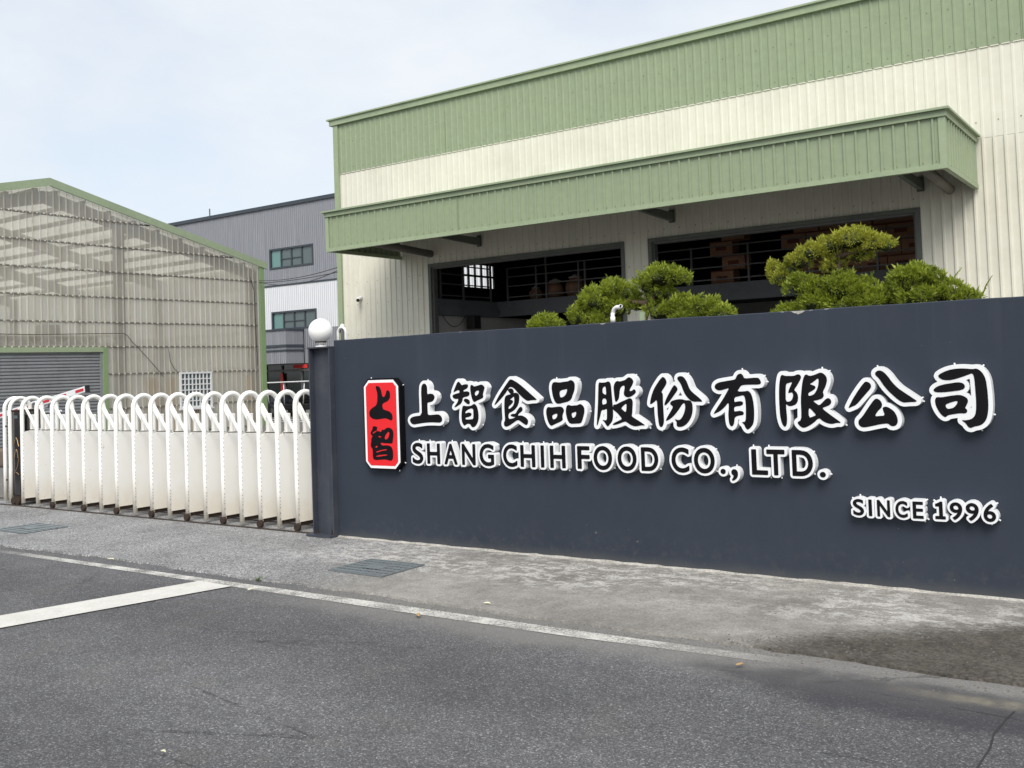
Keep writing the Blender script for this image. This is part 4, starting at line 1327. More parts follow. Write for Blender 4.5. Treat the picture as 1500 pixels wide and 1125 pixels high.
# ================================================================== EXPANDING GATE
GY = 7.165                 # front leg axis
GD = 0.285                 # depth of one hoop
TR = 0.0265                # hoop tube radius
legs = [-13.16, -12.80, -12.425, -12.064, -11.712, -11.348, -11.012, -10.652, -10.312, -9.980, -9.648, -9.326, -9.014, -8.714, -8.409, -8.118, -7.835, -7.556]
legs = [x + 0.028 for x in legs]
gate = thing("expanding_gate", "ivory white folding gate of tall hoops and solid panels, half rusted wheels", "gate", (legs[-1], GY, 0))
gx0 = legs[-1]

hoop_path = [(0, 0, 0.032), (0, 0, 0.5), (0, 0, 1.300)]
for q in range(1, 13):
    a = math.pi - math.pi * q / 12
    hoop_path.append((0, GD / 2 + GD / 2 * math.cos(a), 1.300 + GD / 2 * math.sin(a)))
hoop_path.append((0, GD, 0.032))


def gate_hoop(x, wheel, proto=None):
    if proto is None:
        h = MB().tube(hoop_path, TR, 12).build("hoop", M['gate'], gate, True)
        h.location = (x - gx0, 0, 0)
        # panel: sheet between the legs, top edge dips towards the front leg
        p = MB()
        n = 6
        for q in range(n):
            ya = -0.006 + (GD - TR * 0.6) * q / n
            yb_ = -0.006 + (GD - TR * 0.6) * (q + 1) / n
            za = 0.975 + 0.045 * math.sqrt(q / n)
            zb_ = 0.975 + 0.045 * math.sqrt((q + 1) / n)
            p.poly([(0.026, ya, 0.095), (0.026, yb_, 0.095), (0.026, yb_, zb_), (0.026, ya, za)])
            p.poly([(0.010, yb_, 0.095), (0.010, ya, 0.095), (0.010, ya, za), (0.010, yb_, zb_)])
            p.poly([(0.010, ya, za), (0.026, ya, za), (0.026, yb_, zb_), (0.010, yb_, zb_)])
            p.poly([(0.010, ya, 0.095), (0.010, yb_, 0.095), (0.026, yb_, 0.095), (0.026, ya, 0.095)])
            if q == 0:
                p.poly([(0.010, ya, 0.095), (0.026, ya, 0.095), (0.026, ya, za), (0.010, ya, za)])
        pn = p.build("panel", M['gate'], h)
        MB().box(-0.012, TR, 0.052, 0.010, GD - TR, 0.0948).build("panel_gap_shade", M['rust'], h)  # added dark bar: its colour stands for shadow in the open gap under the panel
        st = MB().box(-0.024, GD / 2 - 0.026, 1.004, 0.024, GD / 2 + 0.026, 1.215)
        bevel(st.build("centre_stub", M['gate'], h), 0.004, 1)
        wd = MB()
        z = 0.10
        while z < 0.96:
            l = random.uniform(0.006, 0.02)
            wd.box(0.0215, -0.0095, z, 0.0262, -0.0062, z + l)
            z += l + random.uniform(0.015, 0.05)
        wd.build("weld_spots", M["rust"], h)["kind"] = "stuff"
        return h
    h = share(proto, "hoop", gate, (x - gx0, 0, 0))
    for ch in proto.children:
        c = ch.copy()
        COL.objects.link(c)
        c.parent = h
    return h


proto = None
hoops = []
for k, x in enumerate(legs):
    h = gate_hoop(x, False, proto)
    proto = proto or h
    hoops.append(h)
whl = None
for k, h in enumerate(hoops):
    if k >= 2 and k % 2 == 0:
        for yy_ in (-0.030, GD + 0.030):
            if whl is None:
                w = MB().tube([(0, -0.020, 0), (0, -0.016, 0), (0, 0.016, 0), (0, 0.020, 0)], [0.034, 0.041, 0.041, 0.034], 16)
                whl = w.build("wheel", M['rust'], h, False)
                o = whl
                hb = MB().tube([(0, -0.026, 0), (0, 0.026, 0)], 0.014, 8).build("hub", M['black'], whl)
            else:
                o = share(whl, "wheel", h)
            o.location = (0.02, yy_, 0.047)
# scissor links between neighbouring hoops, front and rear
for k in range(len(legs) - 1):
    xa, xb = legs[k] - gx0, legs[k + 1] - gx0
    sp_ = xb - xa
    MB().bar((xa + 0.010, 0.040, 1.325), (xa + 0.78 * sp_, 0.040, 1.025), 0.014, 0.031, (0, 1, 0)).build("link_bar", M['gate'], gate)
    MB().bar((xa + 0.006, GD - 0.040, 1.330), (xb - 0.006, GD - 0.040, 0.93), 0.014, 0.034, (0, 1, 0)).build("link_bar", M['gate'], gate)
    MB().bar((xa + 0.006, GD - 0.058, 0.90), (xb - 0.006, GD - 0.058, 1.10), 0.014, 0.034, (0, 1, 0)).build("link_bar", M['gate'], gate)
    MB().tube([(xa + 0.03, 0.056, 1.012), ((xa + xb) / 2, 0.056, 1.015), (xb - 0.02, 0.056, 1.019)], 0.0055, 6).build("tie_rod", M['rust'], gate)

# drive head at the far left end: dark mirror column between two white hoops
hx = -13.315 - gx0
hd = MB().box(hx - 0.10, 0.012, 0.13, hx + 0.085, GD + 0.06, 1.265)
hd = bevel(hd.build("drive_head", M['mirror_dark'], gate), 0.006)
for zz_, w_ in ((0.86, 0.065), (0.70, 0.05)):
    pth = [(hx - w_, 0.009, zz_ - 0.06), (hx - w_ * 0.4, 0.009, zz_ + 0.02), (hx, 0.009, zz_ + 0.05), (hx + w_ * 0.5, 0.009, zz_ + 0.02), (hx + w_, 0.009, zz_ - 0.07)]
    MB().tube(pth, 0.0035, 5).build("gold_tracery", M['gold'], gate)
pth = [(hx + 0.06, 0.009, 0.62), (hx + 0.03, 0.009, 0.52), (hx - 0.02, 0.009, 0.46), (hx - 0.055, 0.009, 0.43), (hx + 0.0, 0.009, 0.44), (hx + 0.06, 0.009, 0.41)]
MB().tube(pth, 0.0035, 5).build("gold_tracery", M['gold'], gate)
MB().box(hx - 0.105, 0.0, 1.2655, hx + 0.09, GD + 0.06, 1.285).build("head_cap", M['rust'], gate)
MB().box(hx - 0.05, 0.006, 1.17, hx + 0.05, 0.0118, 1.21).build("display", M['glass_grey'], gate)
MB().box(hx - 0.10, 0.02, 0.06, hx + 0.085, GD + 0.05, 0.1298).build("wheel_carrier", M['rust'], gate)
for xx_ in (hx - 0.06, hx + 0.045):
    for yy_ in (0.0, GD + 0.06):
        o = share(whl, "wheel", gate, (xx_, yy_, 0.05))
        o.scale = (1.25, 1, 1.2)
for xx_ in (hx - 0.125, hx - 0.36):
    h = share(proto, "hoop", gate, (xx_, 0.0 if xx_ > hx - 0.2 else 0.05, 0))
MB().tube([(hx - 0.36 + 0.026, 0.05, 1.06), (hx - 0.36 + 0.03, 0.05, 1.06)], 0.012, 8).build("bolt_head", M['rust'], gate)
MB().tube([(hx - 0.36 + 0.026, 0.05, 0.32), (hx - 0.36 + 0.03, 0.05, 0.32)], 0.012, 8).build("bolt_head", M['rust'], gate)

# tracks let into the paving
for yy_, nm in ((GY - 0.055, "front"), (GY + GD + 0.06, "rear")):
    tk = MB().box(-40, yy_ - 0.02, 0.002, -7.30, yy_ + 0.02, 0.010)
    tag(tk.build("gate_track", M['track']), "flat rusty steel gate track, %s one of the two" % nm, "track", "gate tracks in the paving")

# ================================================================== BARRIER behind the gate
bar_ = thing("barrier_arm", "white barrier arm with red stripes, tilted up behind the gate", "barrier", (-16.05, 9.0, 0))
ax0, az0, ax1, az1 = -1.9, 0.988, 1.478, 1.526
d = Vector((ax1 - ax0, 0, az1 - az0)).normalized()
a0 = Vector((ax0, 0, az0))
a1 = Vector((ax1, 0, az1))
bevel(MB().bar(a0, a1, 0.045, 0.098).build("arm", M['white_frame'], bar_), 0.008)
MB().bar(a1 + d * 0.0003, a1 + d * 0.045, 0.058, 0.108).build("end_cap", M['black'], bar_)
sp = 0.50
for k in range(7):
    c = a1 - d * (0.16 + sp * k)
    MB().bar(c - d * 0.115 + Vector((0, -0.0245, 0)), c + d * 0.115 + Vector((0, -0.0245, 0)), 0.003, 0.045).build("red_stripe", M['red_refl'], bar_)
bevel(MB().box(-0.30, 0.06, 0.004, 0.06, 0.36, 1.10).build("cabinet", M['white_frame'], bar_), 0.02)
bevel(MB().bar((-0.34, 0.21, 1.115), (0.12, 0.21, 1.165), 0.36, 0.035).build("cabinet_lid", M['white_frame'], bar_), 0.01)
MB().bar((-0.22, 0.032, 1.25), (0.28, 0.032, 1.33), 0.012, 0.16).build("arm_clamp", M['white_frame'], bar_)
MB().tube([(0.0, -0.05, 1.28), (0.0, 0.2, 1.28)], 0.05, 12).build("pivot", M['rail'], bar_)
MB().bar((0.30, 0.06, 1.36), (0.55, 0.06, 1.28), 0.03, 0.05).build("stay", M['white_frame'], bar_)
MB().bar((0.36, 0.10, 1.16), (0.50, 0.10, 1.40), 0.03, 0.05).build("stay", M['white_frame'], bar_)
st = MB()
st.box(-20.35, 10.35, 0.002, -19.55, 10.95, 0.36)
o = st.build("stone_block", M['tan_stone'])
bevel(o, 0.05, 3)
tag(o, "brown stone block beside the roller shutter, far left", "block")

# ================================================================== TRANSLUCENT SHED (left)
SX = -26.0
RY, RZ = 15.03, 7.13        # ridge (underside of the green verge)
EY0, EY1, EZ = 7.53, 22.40, 5.36
SLOPE = (RZ - EZ) / (EY1 - RY)
SXB = -46.0


def gable(y):
    return RZ - abs(y - RY) * SLOPE


shed = thing("translucent_shed", "gabled shed clad in aged translucent corrugated sheets with green trim", "shed", (SX, RY, 0))


def P(mb):
    """shift world geometry into the shed's own frame"""
    mb.v = [(x - SX, y - RY, z) for (x, y, z) in mb.v]
    return mb


DY0, DY1, DZ = 9.6, 16.66, 2.56     # shutter opening
w = 0.78
breaks = []
y = EY0
while y < DY1 - 0.3:
    breaks.append(y)
    y += w
breaks = [b for b in breaks if b < DY1 - 0.2] + [DY1]
y = DY1 + w
while y < EY1 - 0.2:
    breaks.append(y)
    y += w
breaks.append(EY1)
for k, (ya, yb_) in enumerate(zip(breaks, breaks[1:])):
    mid = (ya + yb_) / 2
    lo = DZ + 0.10 if DY0 < mid < DY1 else 0.06
    m_ = MB().corr_x(ya + 0.004, yb_ + 0.02, lo, lambda v: gable(min(v, EY1)) - 0.02, 0.0, 0.195, 0.022, 0.058, 0.024, ya + 0.03)
    m_ = swap_xy(m_, SX + 0.004 * (k % 2))
    P(m_).build("wall_sheet", M['sheet'], shed)
    # rib crests: double thickness, so they read paler than the pans
    rb_ = MB()
    for q_ in range(1, 4):
        yr = ya + 0.03 + 0.195 * q_
        if yr < yb_ - 0.03:
            rb_.box(SX + 0.0215, yr - 0.007, lo + 0.01, SX + 0.028, yr + 0.007, gable(yr) - 0.05)
    if rb_.v:
        o = P(rb_).build("rib_crests", M['sheet_roof'], shed)
        o["kind"] = "stuff"
    # lapped edge rib, thicker and paler
    s_ = MB().box(SX + 0.022, ya - 0.012, lo, SX + 0.034, ya + 0.016, gable(ya) - 0.06)
    P(s_).build("lap_rib", M['sheet_roof'], shed)
# girts (horizontal rails) behind the sheets, with rows of fixing caps in front
for z in (0.86, 1.87, 2.665, 3.37, 4.10, 4.845, 5.585, 6.33):
    half = EY1 - 0.12
    if z > gable(EY1) - 0.1:
        half = RY + (RZ - z) / SLOPE - 0.15
    y0_, y1_ = 2 * RY - half, half
    y0_ = max(y0_, EY0 + 0.1)
    spans = [(y0_, y1_)] if z > DZ + 0.08 else [(y0_, DY0 - 0.1), (DY1 + 0.12, y1_)]
    for a, b in spans:
        P(MB().box(SX - 0.075, a, z - 0.025, SX - 0.012, b, z + 0.025)).build("girt", M['girt'], shed)
        cps = MB()
        yy_ = a + 0.1
        while yy_ < b - 0.05:
            cps.box(SX + 0.026, yy_ - 0.020, z - 0.020, SX + 0.042, yy_ + 0.020, z + 0.020)
            yy_ += 0.195
        o = P(cps).build("fixing_caps", M['cap_white'], shed)
        o["kind"] = "stuff"
        wsh = P(MB().box(SX + 0.012, a, z - 0.013, SX + 0.0245, b, z + 0.013)).build("fixing_strip", M['shed_steel'], shed)
# main columns and rafters just inside
for yy_ in (EY0 + 0.15, 9.4, RY - 2.25 + 0.0, 17.27, EY1 - 0.18):
    if abs(yy_ - (RY - 2.25)) < 0.01:
        continue
    P(MB().box(SX - 0.28, yy_ - 0.13, 0, SX - 0.078, yy_ + 0.13, gable(yy_) - 0.22)).build("column", M['girt'], shed)
for fx in (SX - 0.20, SX - 5.2, SX - 10.2, SX - 15.2, SXB + 0.2):
    rf = MB()
    rf.bar((fx, EY0 + 0.1, EZ - 0.28), (fx, RY, RZ - 0.30), 0.16, 0.34, (0, 0, 1))
    rf.bar((fx, EY1 - 0.1, EZ - 0.28), (fx, RY, RZ - 0.30), 0.16, 0.34, (0, 0, 1))
    P(rf).build("rafter", M['girt' if fx > SX - 1 else 'shed_steel'], shed)
    if fx < SX - 1:
        for yy_ in (EY0 + 0.2, EY1 - 0.2):
            P(MB().box(fx - 0.1, yy_ - 0.12, 0, fx + 0.1, yy_ + 0.12, EZ - 0.3)).build("column", M['shed_steel'], shed)
# purlins
for k in range(9):
    f_ = (k + 0.35) / 9
    for sgn in (-1, 1):
        yy_ = RY + sgn * (EY1 - RY) * f_
        P(MB().box(SXB, yy_ - 0.05, gable(yy_) - 0.15, SX - 0.1, yy_ + 0.05, gable(yy_) - 0.03)).build("purlin", M['shed_steel'], shed)
# roof: translucent, opaque side strip near the ridge as in old sheds
for sgn in (-1, 1):
    ye = EY1 + 0.25 if sgn > 0 else EY0 - 0.25
    r_ = MB().poly([(SXB - 0.3, RY, RZ + 0.0), (SX + 0.05, RY, RZ + 0.0), (SX + 0.05, ye, gable(ye)), (SXB - 0.3, ye, gable(ye))])
    P(r_).build("roof_sheet", M['sheet_roof'], shed)
# side and back walls, floor stays the yard
for yy_ in (EY0, EY1):
    P(MB().poly([(SXB, yy_, 0.02), (SX - 0.02, yy_, 0.02), (SX - 0.02, yy_, EZ), (SXB, yy_, EZ)])).build("side_sheet", M['sheet_roof'], shed)
bk = MB().poly([(SXB, EY0, 0.02), (SXB, EY1, 0.02), (SXB, EY1, EZ), (SXB, RY, RZ), (SXB, EY0, EZ)])
P(bk).build("back_sheet", M['sheet_roof'], shed)
# green verge boards, ridge cap, corner trim
for sgn in (-1, 1):
    ye = (EY1 + 0.30) if sgn > 0 else (EY0 - 0.30)
    v = MB()
    p0 = [(RY, RZ - 0.02), (RY, RZ + 0.20), (ye, gable(ye) + 0.20), (ye, gable(ye) - 0.02)]
    if sgn < 0:
        p0 = p0[::-1]
    v.poly([(SX + 0.10, a, b) for a, b in p0][::-1])
    v.poly([(SX + 0.04, a, b) for a, b in p0])
    for a, b in zip(p0, p0[1:] + p0[:1]):
        v.poly([(SX + 0.10, *a), (SX + 0.10, *b), (SX + 0.04, *b), (SX + 0.04, *a)])
    P(v).build("verge_board", M['green_trim'], shed)
P(MB().box(SX + 0.012, EY1 - 0.02, 0.0, SX + 0.075, EY1 + 0.17, gable(EY1) - 0.03)).build("corner_trim", M['green_deep'], shed)
P(MB().box(SX + 0.012, EY0 - 0.17, 0.0, SX + 0.075, EY0 + 0.02, gable(EY0) - 0.03)).build("corner_trim", M['green_deep'], shed)
# roller shutter: ridged curtain, green frame
sc = MB()
z = 0.02
pr = []
while z < DZ - 0.05:
    pr += [(0.0, z), (0.030, z + 0.016), (0.030, z + 0.056), (0.0, z + 0.070)]
    z += 0.090
for (d0, z0_), (d1, z1_) in zip(pr, pr[1:]):
    sc.poly([(SX - 0.03 + d0, DY0 + 0.12, z0_), (SX - 0.03 + d0, DY1 - 0.16, z0_), (SX - 0.03 + d1, DY1 - 0.16, z1_), (SX - 0.03 + d1, DY0 + 0.12, z1_)])
P(sc).build("shutter_curtain", M['shutter'], shed)
P(MB().box(SX - 0.04, DY0 + 0.02, DZ - 0.05, SX + 0.055, DY1 + 0.0, DZ + 0.09)).build("shutter_head", M['green_trim'], shed)
for yy_ in (DY0, DY1 - 0.02):
    P(MB().box(SX - 0.05, yy_ - 0.07, 0.0, SX + 0.058, yy_ + 0.07, DZ + 0.088)).build("shutter_jamb", M['green_deep'], shed)
P(MB().box(SX - 0.03, DY1 - 0.17, 0.0, SX + 0.02, DY1 - 0.091, DZ - 0.051)).build("shutter_guide", M['shutter'], shed)
# lattice truss over the shutter, behind the sheets
tr = MB()
tz0, tz1 = 2.70, 2.98
tr.bar((SX - 0.17, EY0 + 0.2, tz0), (SX - 0.17, 17.2, tz0), 0.05, 0.05)
tr.bar((SX - 0.17, EY0 + 0.2, tz1), (SX - 0.17, 17.2, tz1), 0.05, 0.05)
yy_ = EY0 + 0.3
q = 0
while yy_ < 17.0:
    a, b = (tz0, tz1) if q % 2 == 0 else (tz1, tz0)
    tr.bar((SX - 0.17, yy_, a), (SX - 0.17, yy_ + 0.38, b), 0.028, 0.028)
    yy_ += 0.38
    q += 1
P(tr).build("lattice_truss", M['cap_white'], shed)
P(MB().box(SX - 0.60, 9.5, 2.62, SX - 0.26, 16.6, 2.98)).build("shutter_drum_box", M['girt'], shed)
# white lattice window
wy0, wy1, wz0, wz1 = 19.18, 20.28, 0.80, 1.82
win = P(MB().box(SX + 0.036, wy0, wz0, SX + 0.045, wy1, wz1)).build("lattice_window", M['glass_grey'], shed)
fr = MB()
for a in ((wy0 - 0.05, wz0 - 0.05, wy1 + 0.05, wz0 + 0.01), (wy0 - 0.05, wz1 - 0.01, wy1 + 0.05, wz1 + 0.05), (wy0 - 0.05, wz0 + 0.0102, wy0 + 0.01, wz1 - 0.0102), (wy1 - 0.01, wz0 + 0.0102, wy1 + 0.05, wz1 - 0.0102)):
    fr.box(SX + 0.030, a[0], a[1], SX + 0.085, a[2], a[3])
P(fr).build("window_frame", M['white_frame'], win)
for k in range(1, 8):
    yy_ = wy0 + (wy1 - wy0) * k / 8
    P(MB().box(SX + 0.046, yy_ - 0.017, wz0 + 0.0104, SX + 0.075, yy_ + 0.017, wz1 - 0.0104)).build("glazing_bar", M['white_frame'], win)
for k in range(1, 6):
    zz_ = wz0 + (wz1 - wz0) * k / 6
    P(MB().box(SX + 0.0462, wy0 + 0.0104, zz_ - 0.017, SX + 0.072, wy1 - 0.0104, zz_ + 0.017)).build("glazing_bar", M['white_frame'], win)
P(MB().box(SX + 0.03, wy0 - 0.08, wz0 - 0.10, SX + 0.12, wy1 + 0.08, wz0 - 0.052)).build("window_sill", M['white_frame'], win)
# loose cables dropping down the front

P(MB().tube([(SX + 0.07, 17.35, 2.98), (SX + 0.07, 17.52, 2.78), (SX + 0.08, 17.72, 2.60), (SX + 0.07, 18.20, 2.12), (SX + 0.07, 18.55, 1.75)], 0.010, 5)).build("cable", M['cable'], shed)
P(MB().tube([(SX + 0.07, 18.75, 2.58), (SX + 0.07, 18.80, 2.2), (SX + 0.08, 18.95, 1.95), (SX + 0.07, 19.08, 1.85)], 0.009, 5)).build("cable", M['cable'], shed)
P(MB().tube([(SX + 0.07, 12.0, 3.02), (SX + 0.07, 14.5, 2.99), (SX + 0.07, 16.2, 3.03), (SX + 0.08, 17.2, 3.05), (SX + 0.07, 17.36, 2.98)], 0.010, 5)).build("cable", M['cable'], shed)
P(MB().tube([(SX + 0.07, EY1 - 0.45, 5.0), (SX + 0.09, EY1 - 0.30, 4.55), (SX + 0.07, EY1 - 0.26, 3.6), (SX + 0.07, EY1 - 0.2, 2.0)], 0.010, 5)).build("cable", M['cable'], shed)

# tan boards and a box leaning just inside the sheets: things of their own
for (ya, yb_, za, zb_, lab) in ((18.06, 18.50, 0.9, 1.72, "tan board behind the shed's sheeting, nearest the roller shutter"),
                                (18.75, 19.12, 0.9, 1.72, "tan board behind the sheeting, left of the lattice window by a gap"),
                                (19.50, 19.95, 0.9, 1.72, "tan board behind the sheeting right beside the lattice window"),
                                (21.85, 22.15, 0.95, 1.70, "tan board behind the sheeting near the shed's right corner")):
    o = MB().box(-0.02, -(yb_ - ya) / 2, 0, 0.02, (yb_ - ya) / 2, zb_ - 0.0).build("board", M['board'])
    o.location = (SX - 0.13, (ya + yb_) / 2, 0.004)
    tag(o, lab, "board", "tan boards inside the shed")
o = MB().box(-0.2, -0.24, 0, 0.2, 0.24, 0.30).build("crate", M['tan_stone'])
o.location = (SX - 0.42, 15.2, 2.985)
tag(o, "brown box resting on the truss above the shutter, inside the shed", "box")

# ================================================================== MAIN FACTORY BUILDING
BY = 18.0
BX0, BX1 = -17.90, 9.0
ZCAP, ZSEAM = 7.95, 6.685
W1 = (-14.91, -9.71)
W2 = (-9.13, -3.95)
WZ0, WZ1 = 0.9, 4.125
fac = thing("factory_building", "cream and sage green profiled steel factory with a long green canopy", "building", (0, BY, 0))


def F(mb):
    mb.v = [(x, y - BY, z) for (x, y, z) in mb.v]
    return mb


PITCH_ = 0.170
scr = MB()
def sheets(xa, xb, za, zb, y, mat, name="cladding_sheet", pitch=PITCH_, ph=0.0, par=None, h=0.026, ribs=5):
    n = max(1, round((xb - xa) / (pitch * ribs)))
    for q in range(n):
        a = xa + (xb - xa) * q / n
        b = xa + (xb - xa) * (q + 1) / n
        F(MB().corr_x(a, b, za, zb, y - 0.0015 * (q % 2), pitch, h, ph=ph)).build(name, M[mat], par or fac)


def screw_row(xa, xb, z, y, step):
    x_ = xa
    while x_ < xb:
        zz_ = z + random.uniform(-0.012, 0.012)
        scr.lathe((0, 0, 0), [(0.001, 0), (0.001, 0.0001)], 3) if False else None
        i = len(scr.v)
        for q in range(6):
            a = math.pi / 3 * q
            scr.v.append((x_ + 0.011 * math.cos(a), y - 0.008, zz_ + 0.011 * math.sin(a)))
        scr.f.append(tuple(range(i, i + 6)))
        x_ += step


# green band, cream field with two openings
sheets(BX0 + 0.16, BX1, ZSEAM + 0.004, ZCAP - 0.02, BY - 0.012, 'green', h=0.013)
ZM = 5.17
sheets(BX0 + 0.16, BX1, ZM, ZSEAM, BY, 'cream', h=0.007)
sheets(BX0 + 0.16, W1[0], 0, ZM - 0.004, BY, 'cream')
sheets(W1[0], W1[1], WZ1, ZM - 0.004, BY, 'cream')
sheets(W1[0], W1[1], 0, WZ0, BY, 'cream')
sheets(W1[1], W2[0], 0, ZM - 0.004, BY, 'cream')
sheets(W2[0], W2[1], WZ1, ZM - 0.004, BY, 'cream')
sheets(W2[0], W2[1], 0, WZ0, BY, 'cream')
sheets(W2[1], BX1, 0, ZM - 0.004, BY, 'cream')
F(MB().box(BX0 + 0.16, BY - 0.018, ZSEAM - 0.012, BX1, BY - 0.002, ZSEAM + 0.0035)).build("seam_flashing", M['cream'], fac)
st = PITCH_ * 2
for z in (7.45, 6.80):
    screw_row(BX0 + 0.3, BX1, z, BY - 0.010, st)
screw_row(BX0 + 0.3, BX1, 5.45, BY, st)
screw_row(W2[1] + 0.2, BX1, 4.45, BY, st)
screw_row(W2[1] + 0.2, BX1, 3.75, BY, st)
screw_row(W2[1] + 0.2, BX1, 2.85, BY, st)
screw_row(BX0 + 0.3, W1[0] - 0.1, 3.9, BY, st)
screw_row(BX0 + 0.3, W1[0] - 0.1, 3.35, BY, st)
screw_row(BX0 + 0.3, W1[0] - 0.1, 2.6, BY, st)
screw_row(W1[1] + 0.1, W2[0], 3.6, BY, st)
screw_row(W1[0], W2[1], 4.30, BY, st)
# trims
F(MB().box(BX0, BY - 0.055, 0, BX0 + 0.158, BY + 0.15, ZCAP - 0.021)).build("corner_trim", M['green_trim'], fac)
cp = MB()
cp.box(BX0 - 0.10, BY - 0.085, ZCAP - 0.02, BX1, BY + 0.20, ZCAP + 0.115)
F(cp).build("parapet_band", M['green_trim'], fac)
F(MB().box(BX0 - 0.16, BY - 0.125, ZCAP + 0.1152, BX1, BY + 0.24, ZCAP + 0.15)).build("parapet_cap", M['green_trim'], fac)
# back, side, roof shell
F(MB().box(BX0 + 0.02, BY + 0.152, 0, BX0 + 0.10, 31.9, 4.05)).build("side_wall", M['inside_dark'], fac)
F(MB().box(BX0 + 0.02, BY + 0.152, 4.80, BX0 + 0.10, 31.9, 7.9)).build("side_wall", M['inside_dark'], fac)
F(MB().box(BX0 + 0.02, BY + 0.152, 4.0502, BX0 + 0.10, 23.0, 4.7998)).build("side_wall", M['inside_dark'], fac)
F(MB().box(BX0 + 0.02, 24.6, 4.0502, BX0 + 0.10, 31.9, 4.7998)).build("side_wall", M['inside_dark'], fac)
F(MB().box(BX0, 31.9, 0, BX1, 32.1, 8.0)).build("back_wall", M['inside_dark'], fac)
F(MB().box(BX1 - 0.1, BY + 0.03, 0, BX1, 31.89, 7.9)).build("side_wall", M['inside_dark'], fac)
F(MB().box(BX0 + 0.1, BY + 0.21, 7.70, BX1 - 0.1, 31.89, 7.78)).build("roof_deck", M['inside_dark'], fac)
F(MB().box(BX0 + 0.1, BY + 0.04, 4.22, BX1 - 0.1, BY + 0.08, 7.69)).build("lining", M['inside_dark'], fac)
# little paned window in the left end wall
wn_ = F(MB().box(BX0 + 0.055, 23.0, 4.05, BX0 + 0.06, 24.6, 4.80))
pn = None
sw = thing  # noqa
gw = MB()
for k in range(6):
    yy_ = 23.0 + 1.6 * k / 5
    gw.box(BX0 + 0.04, yy_ - 0.03, 4.05, BX0 + 0.09, yy_ + 0.03, 4.80)
for k in range(3):
    zz_ = 4.05 + 0.75 * k / 2
    gw.box(BX0 + 0.045, 23.0, zz_ - 0.03, BX0 + 0.085, 24.6, zz_ + 0.03)
F(gw).build("window_bars", M['frame'], fac)

# opening frames: outer trim and an inner channel
for (xa, xb) in (W1, W2):
    f1 = MB()
    f1.box(xa - 0.02, BY - 0.045, WZ1 - 0.065, xb + 0.02, BY + 0.10, WZ1 + 0.012)
    f1.box(xa - 0.02, BY - 0.045, WZ0, xa + 0.06, BY + 0.10, WZ1 - 0.0655)
    f1.box(xb - 0.06, BY - 0.045, WZ0, xb + 0.02, BY + 0.10, WZ1 - 0.0655)
    ob = F(f1).build("opening_frame", M['frame'], fac)
    f2 = MB()
    f2.box(xa + 0.0605, BY + 0.02, WZ1 - 0.105, xb - 0.0605, BY + 0.16, WZ1 - 0.0660)
    f2.box(xa + 0.0605, BY + 0.02, WZ0, xa + 0.10, BY + 0.16, WZ1 - 0.1055)
    f2.box(xb - 0.10, BY + 0.02, WZ0, xb - 0.0605, BY + 0.16, WZ1 - 0.1055)
    F(f2).build("inner_channel", M['rail'], ob)

# ---- canopy
CX0, CX1 = -15.80, -2.985
CY0 = 15.53
CZ0, CZ1 = 4.322, 5.205
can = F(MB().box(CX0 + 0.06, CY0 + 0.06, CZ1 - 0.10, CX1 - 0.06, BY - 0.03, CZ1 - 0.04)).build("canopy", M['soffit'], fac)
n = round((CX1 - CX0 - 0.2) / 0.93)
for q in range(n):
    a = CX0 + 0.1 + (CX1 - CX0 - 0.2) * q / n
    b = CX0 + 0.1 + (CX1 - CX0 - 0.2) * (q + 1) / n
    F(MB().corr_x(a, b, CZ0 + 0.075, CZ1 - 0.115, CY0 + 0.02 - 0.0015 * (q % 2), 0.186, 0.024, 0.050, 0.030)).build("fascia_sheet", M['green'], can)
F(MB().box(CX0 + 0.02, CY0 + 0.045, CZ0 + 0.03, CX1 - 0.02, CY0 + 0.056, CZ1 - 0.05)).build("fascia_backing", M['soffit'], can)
F(MB().box(CX0, CY0 - 0.01, CZ0 + 0.0, CX1, CY0 + 0.075, CZ0 + 0.0745)).build("fascia_bottom_trim", M['green_trim'], can)
F(MB().box(CX0 - 0.02, CY0 - 0.03, CZ1 - 0.1148, CX1 + 0.02, CY0 + 0.09, CZ1 - 0.022)).build("fascia_top_band", M['green_trim'], can)
F(MB().box(CX0 - 0.07, CY0 - 0.085, CZ1 - 0.0218, CX1 + 0.07, BY - 0.035, CZ1 + 0.012)).build("canopy_cap", M['green_trim'], can)
for xa, xb in ((CX0 - 0.001, CX0 + 0.098), (CX1 - 0.098, CX1 + 0.001)):
    F(MB().box(xa, CY0 - 0.008, CZ0 + 0.0748, xb, CY0 + 0.04, CZ1 - 0.1152)).build("fascia_corner_trim", M['green_trim'], can)
for sgn, xp in ((1, CX1), (-1, CX0)):
    m_ = MB().corr_x(CY0 + 0.10, BY - 0.04, CZ0 + 0.075, CZ1 - 0.115, 0.0, 0.186, 0.024, 0.050, 0.030)
    m_.v = [((xp - 0.02 - y * 1.0) if sgn > 0 else (xp + 0.02 + y), x, z) for (x, y, z) in m_.v]
    F(m_).build("fascia_sheet", M['green'], can)
    xa, xb = (xp - 0.075, xp) if sgn > 0 else (xp, xp + 0.075)
    F(MB().box(xa, CY0 + 0.0752, CZ0 + 0.0005, xb, BY - 0.035, CZ0 + 0.074)).build("fascia_bottom_trim", M['green_trim'], can)
    xa, xb = (xp - 0.09, xp + 0.018) if sgn > 0 else (xp - 0.018, xp + 0.09)
    F(MB().box(xa, CY0 + 0.0902, CZ1 - 0.1146, xb, BY - 0.035, CZ1 - 0.022)).build("fascia_top_band", M['green_trim'], can)
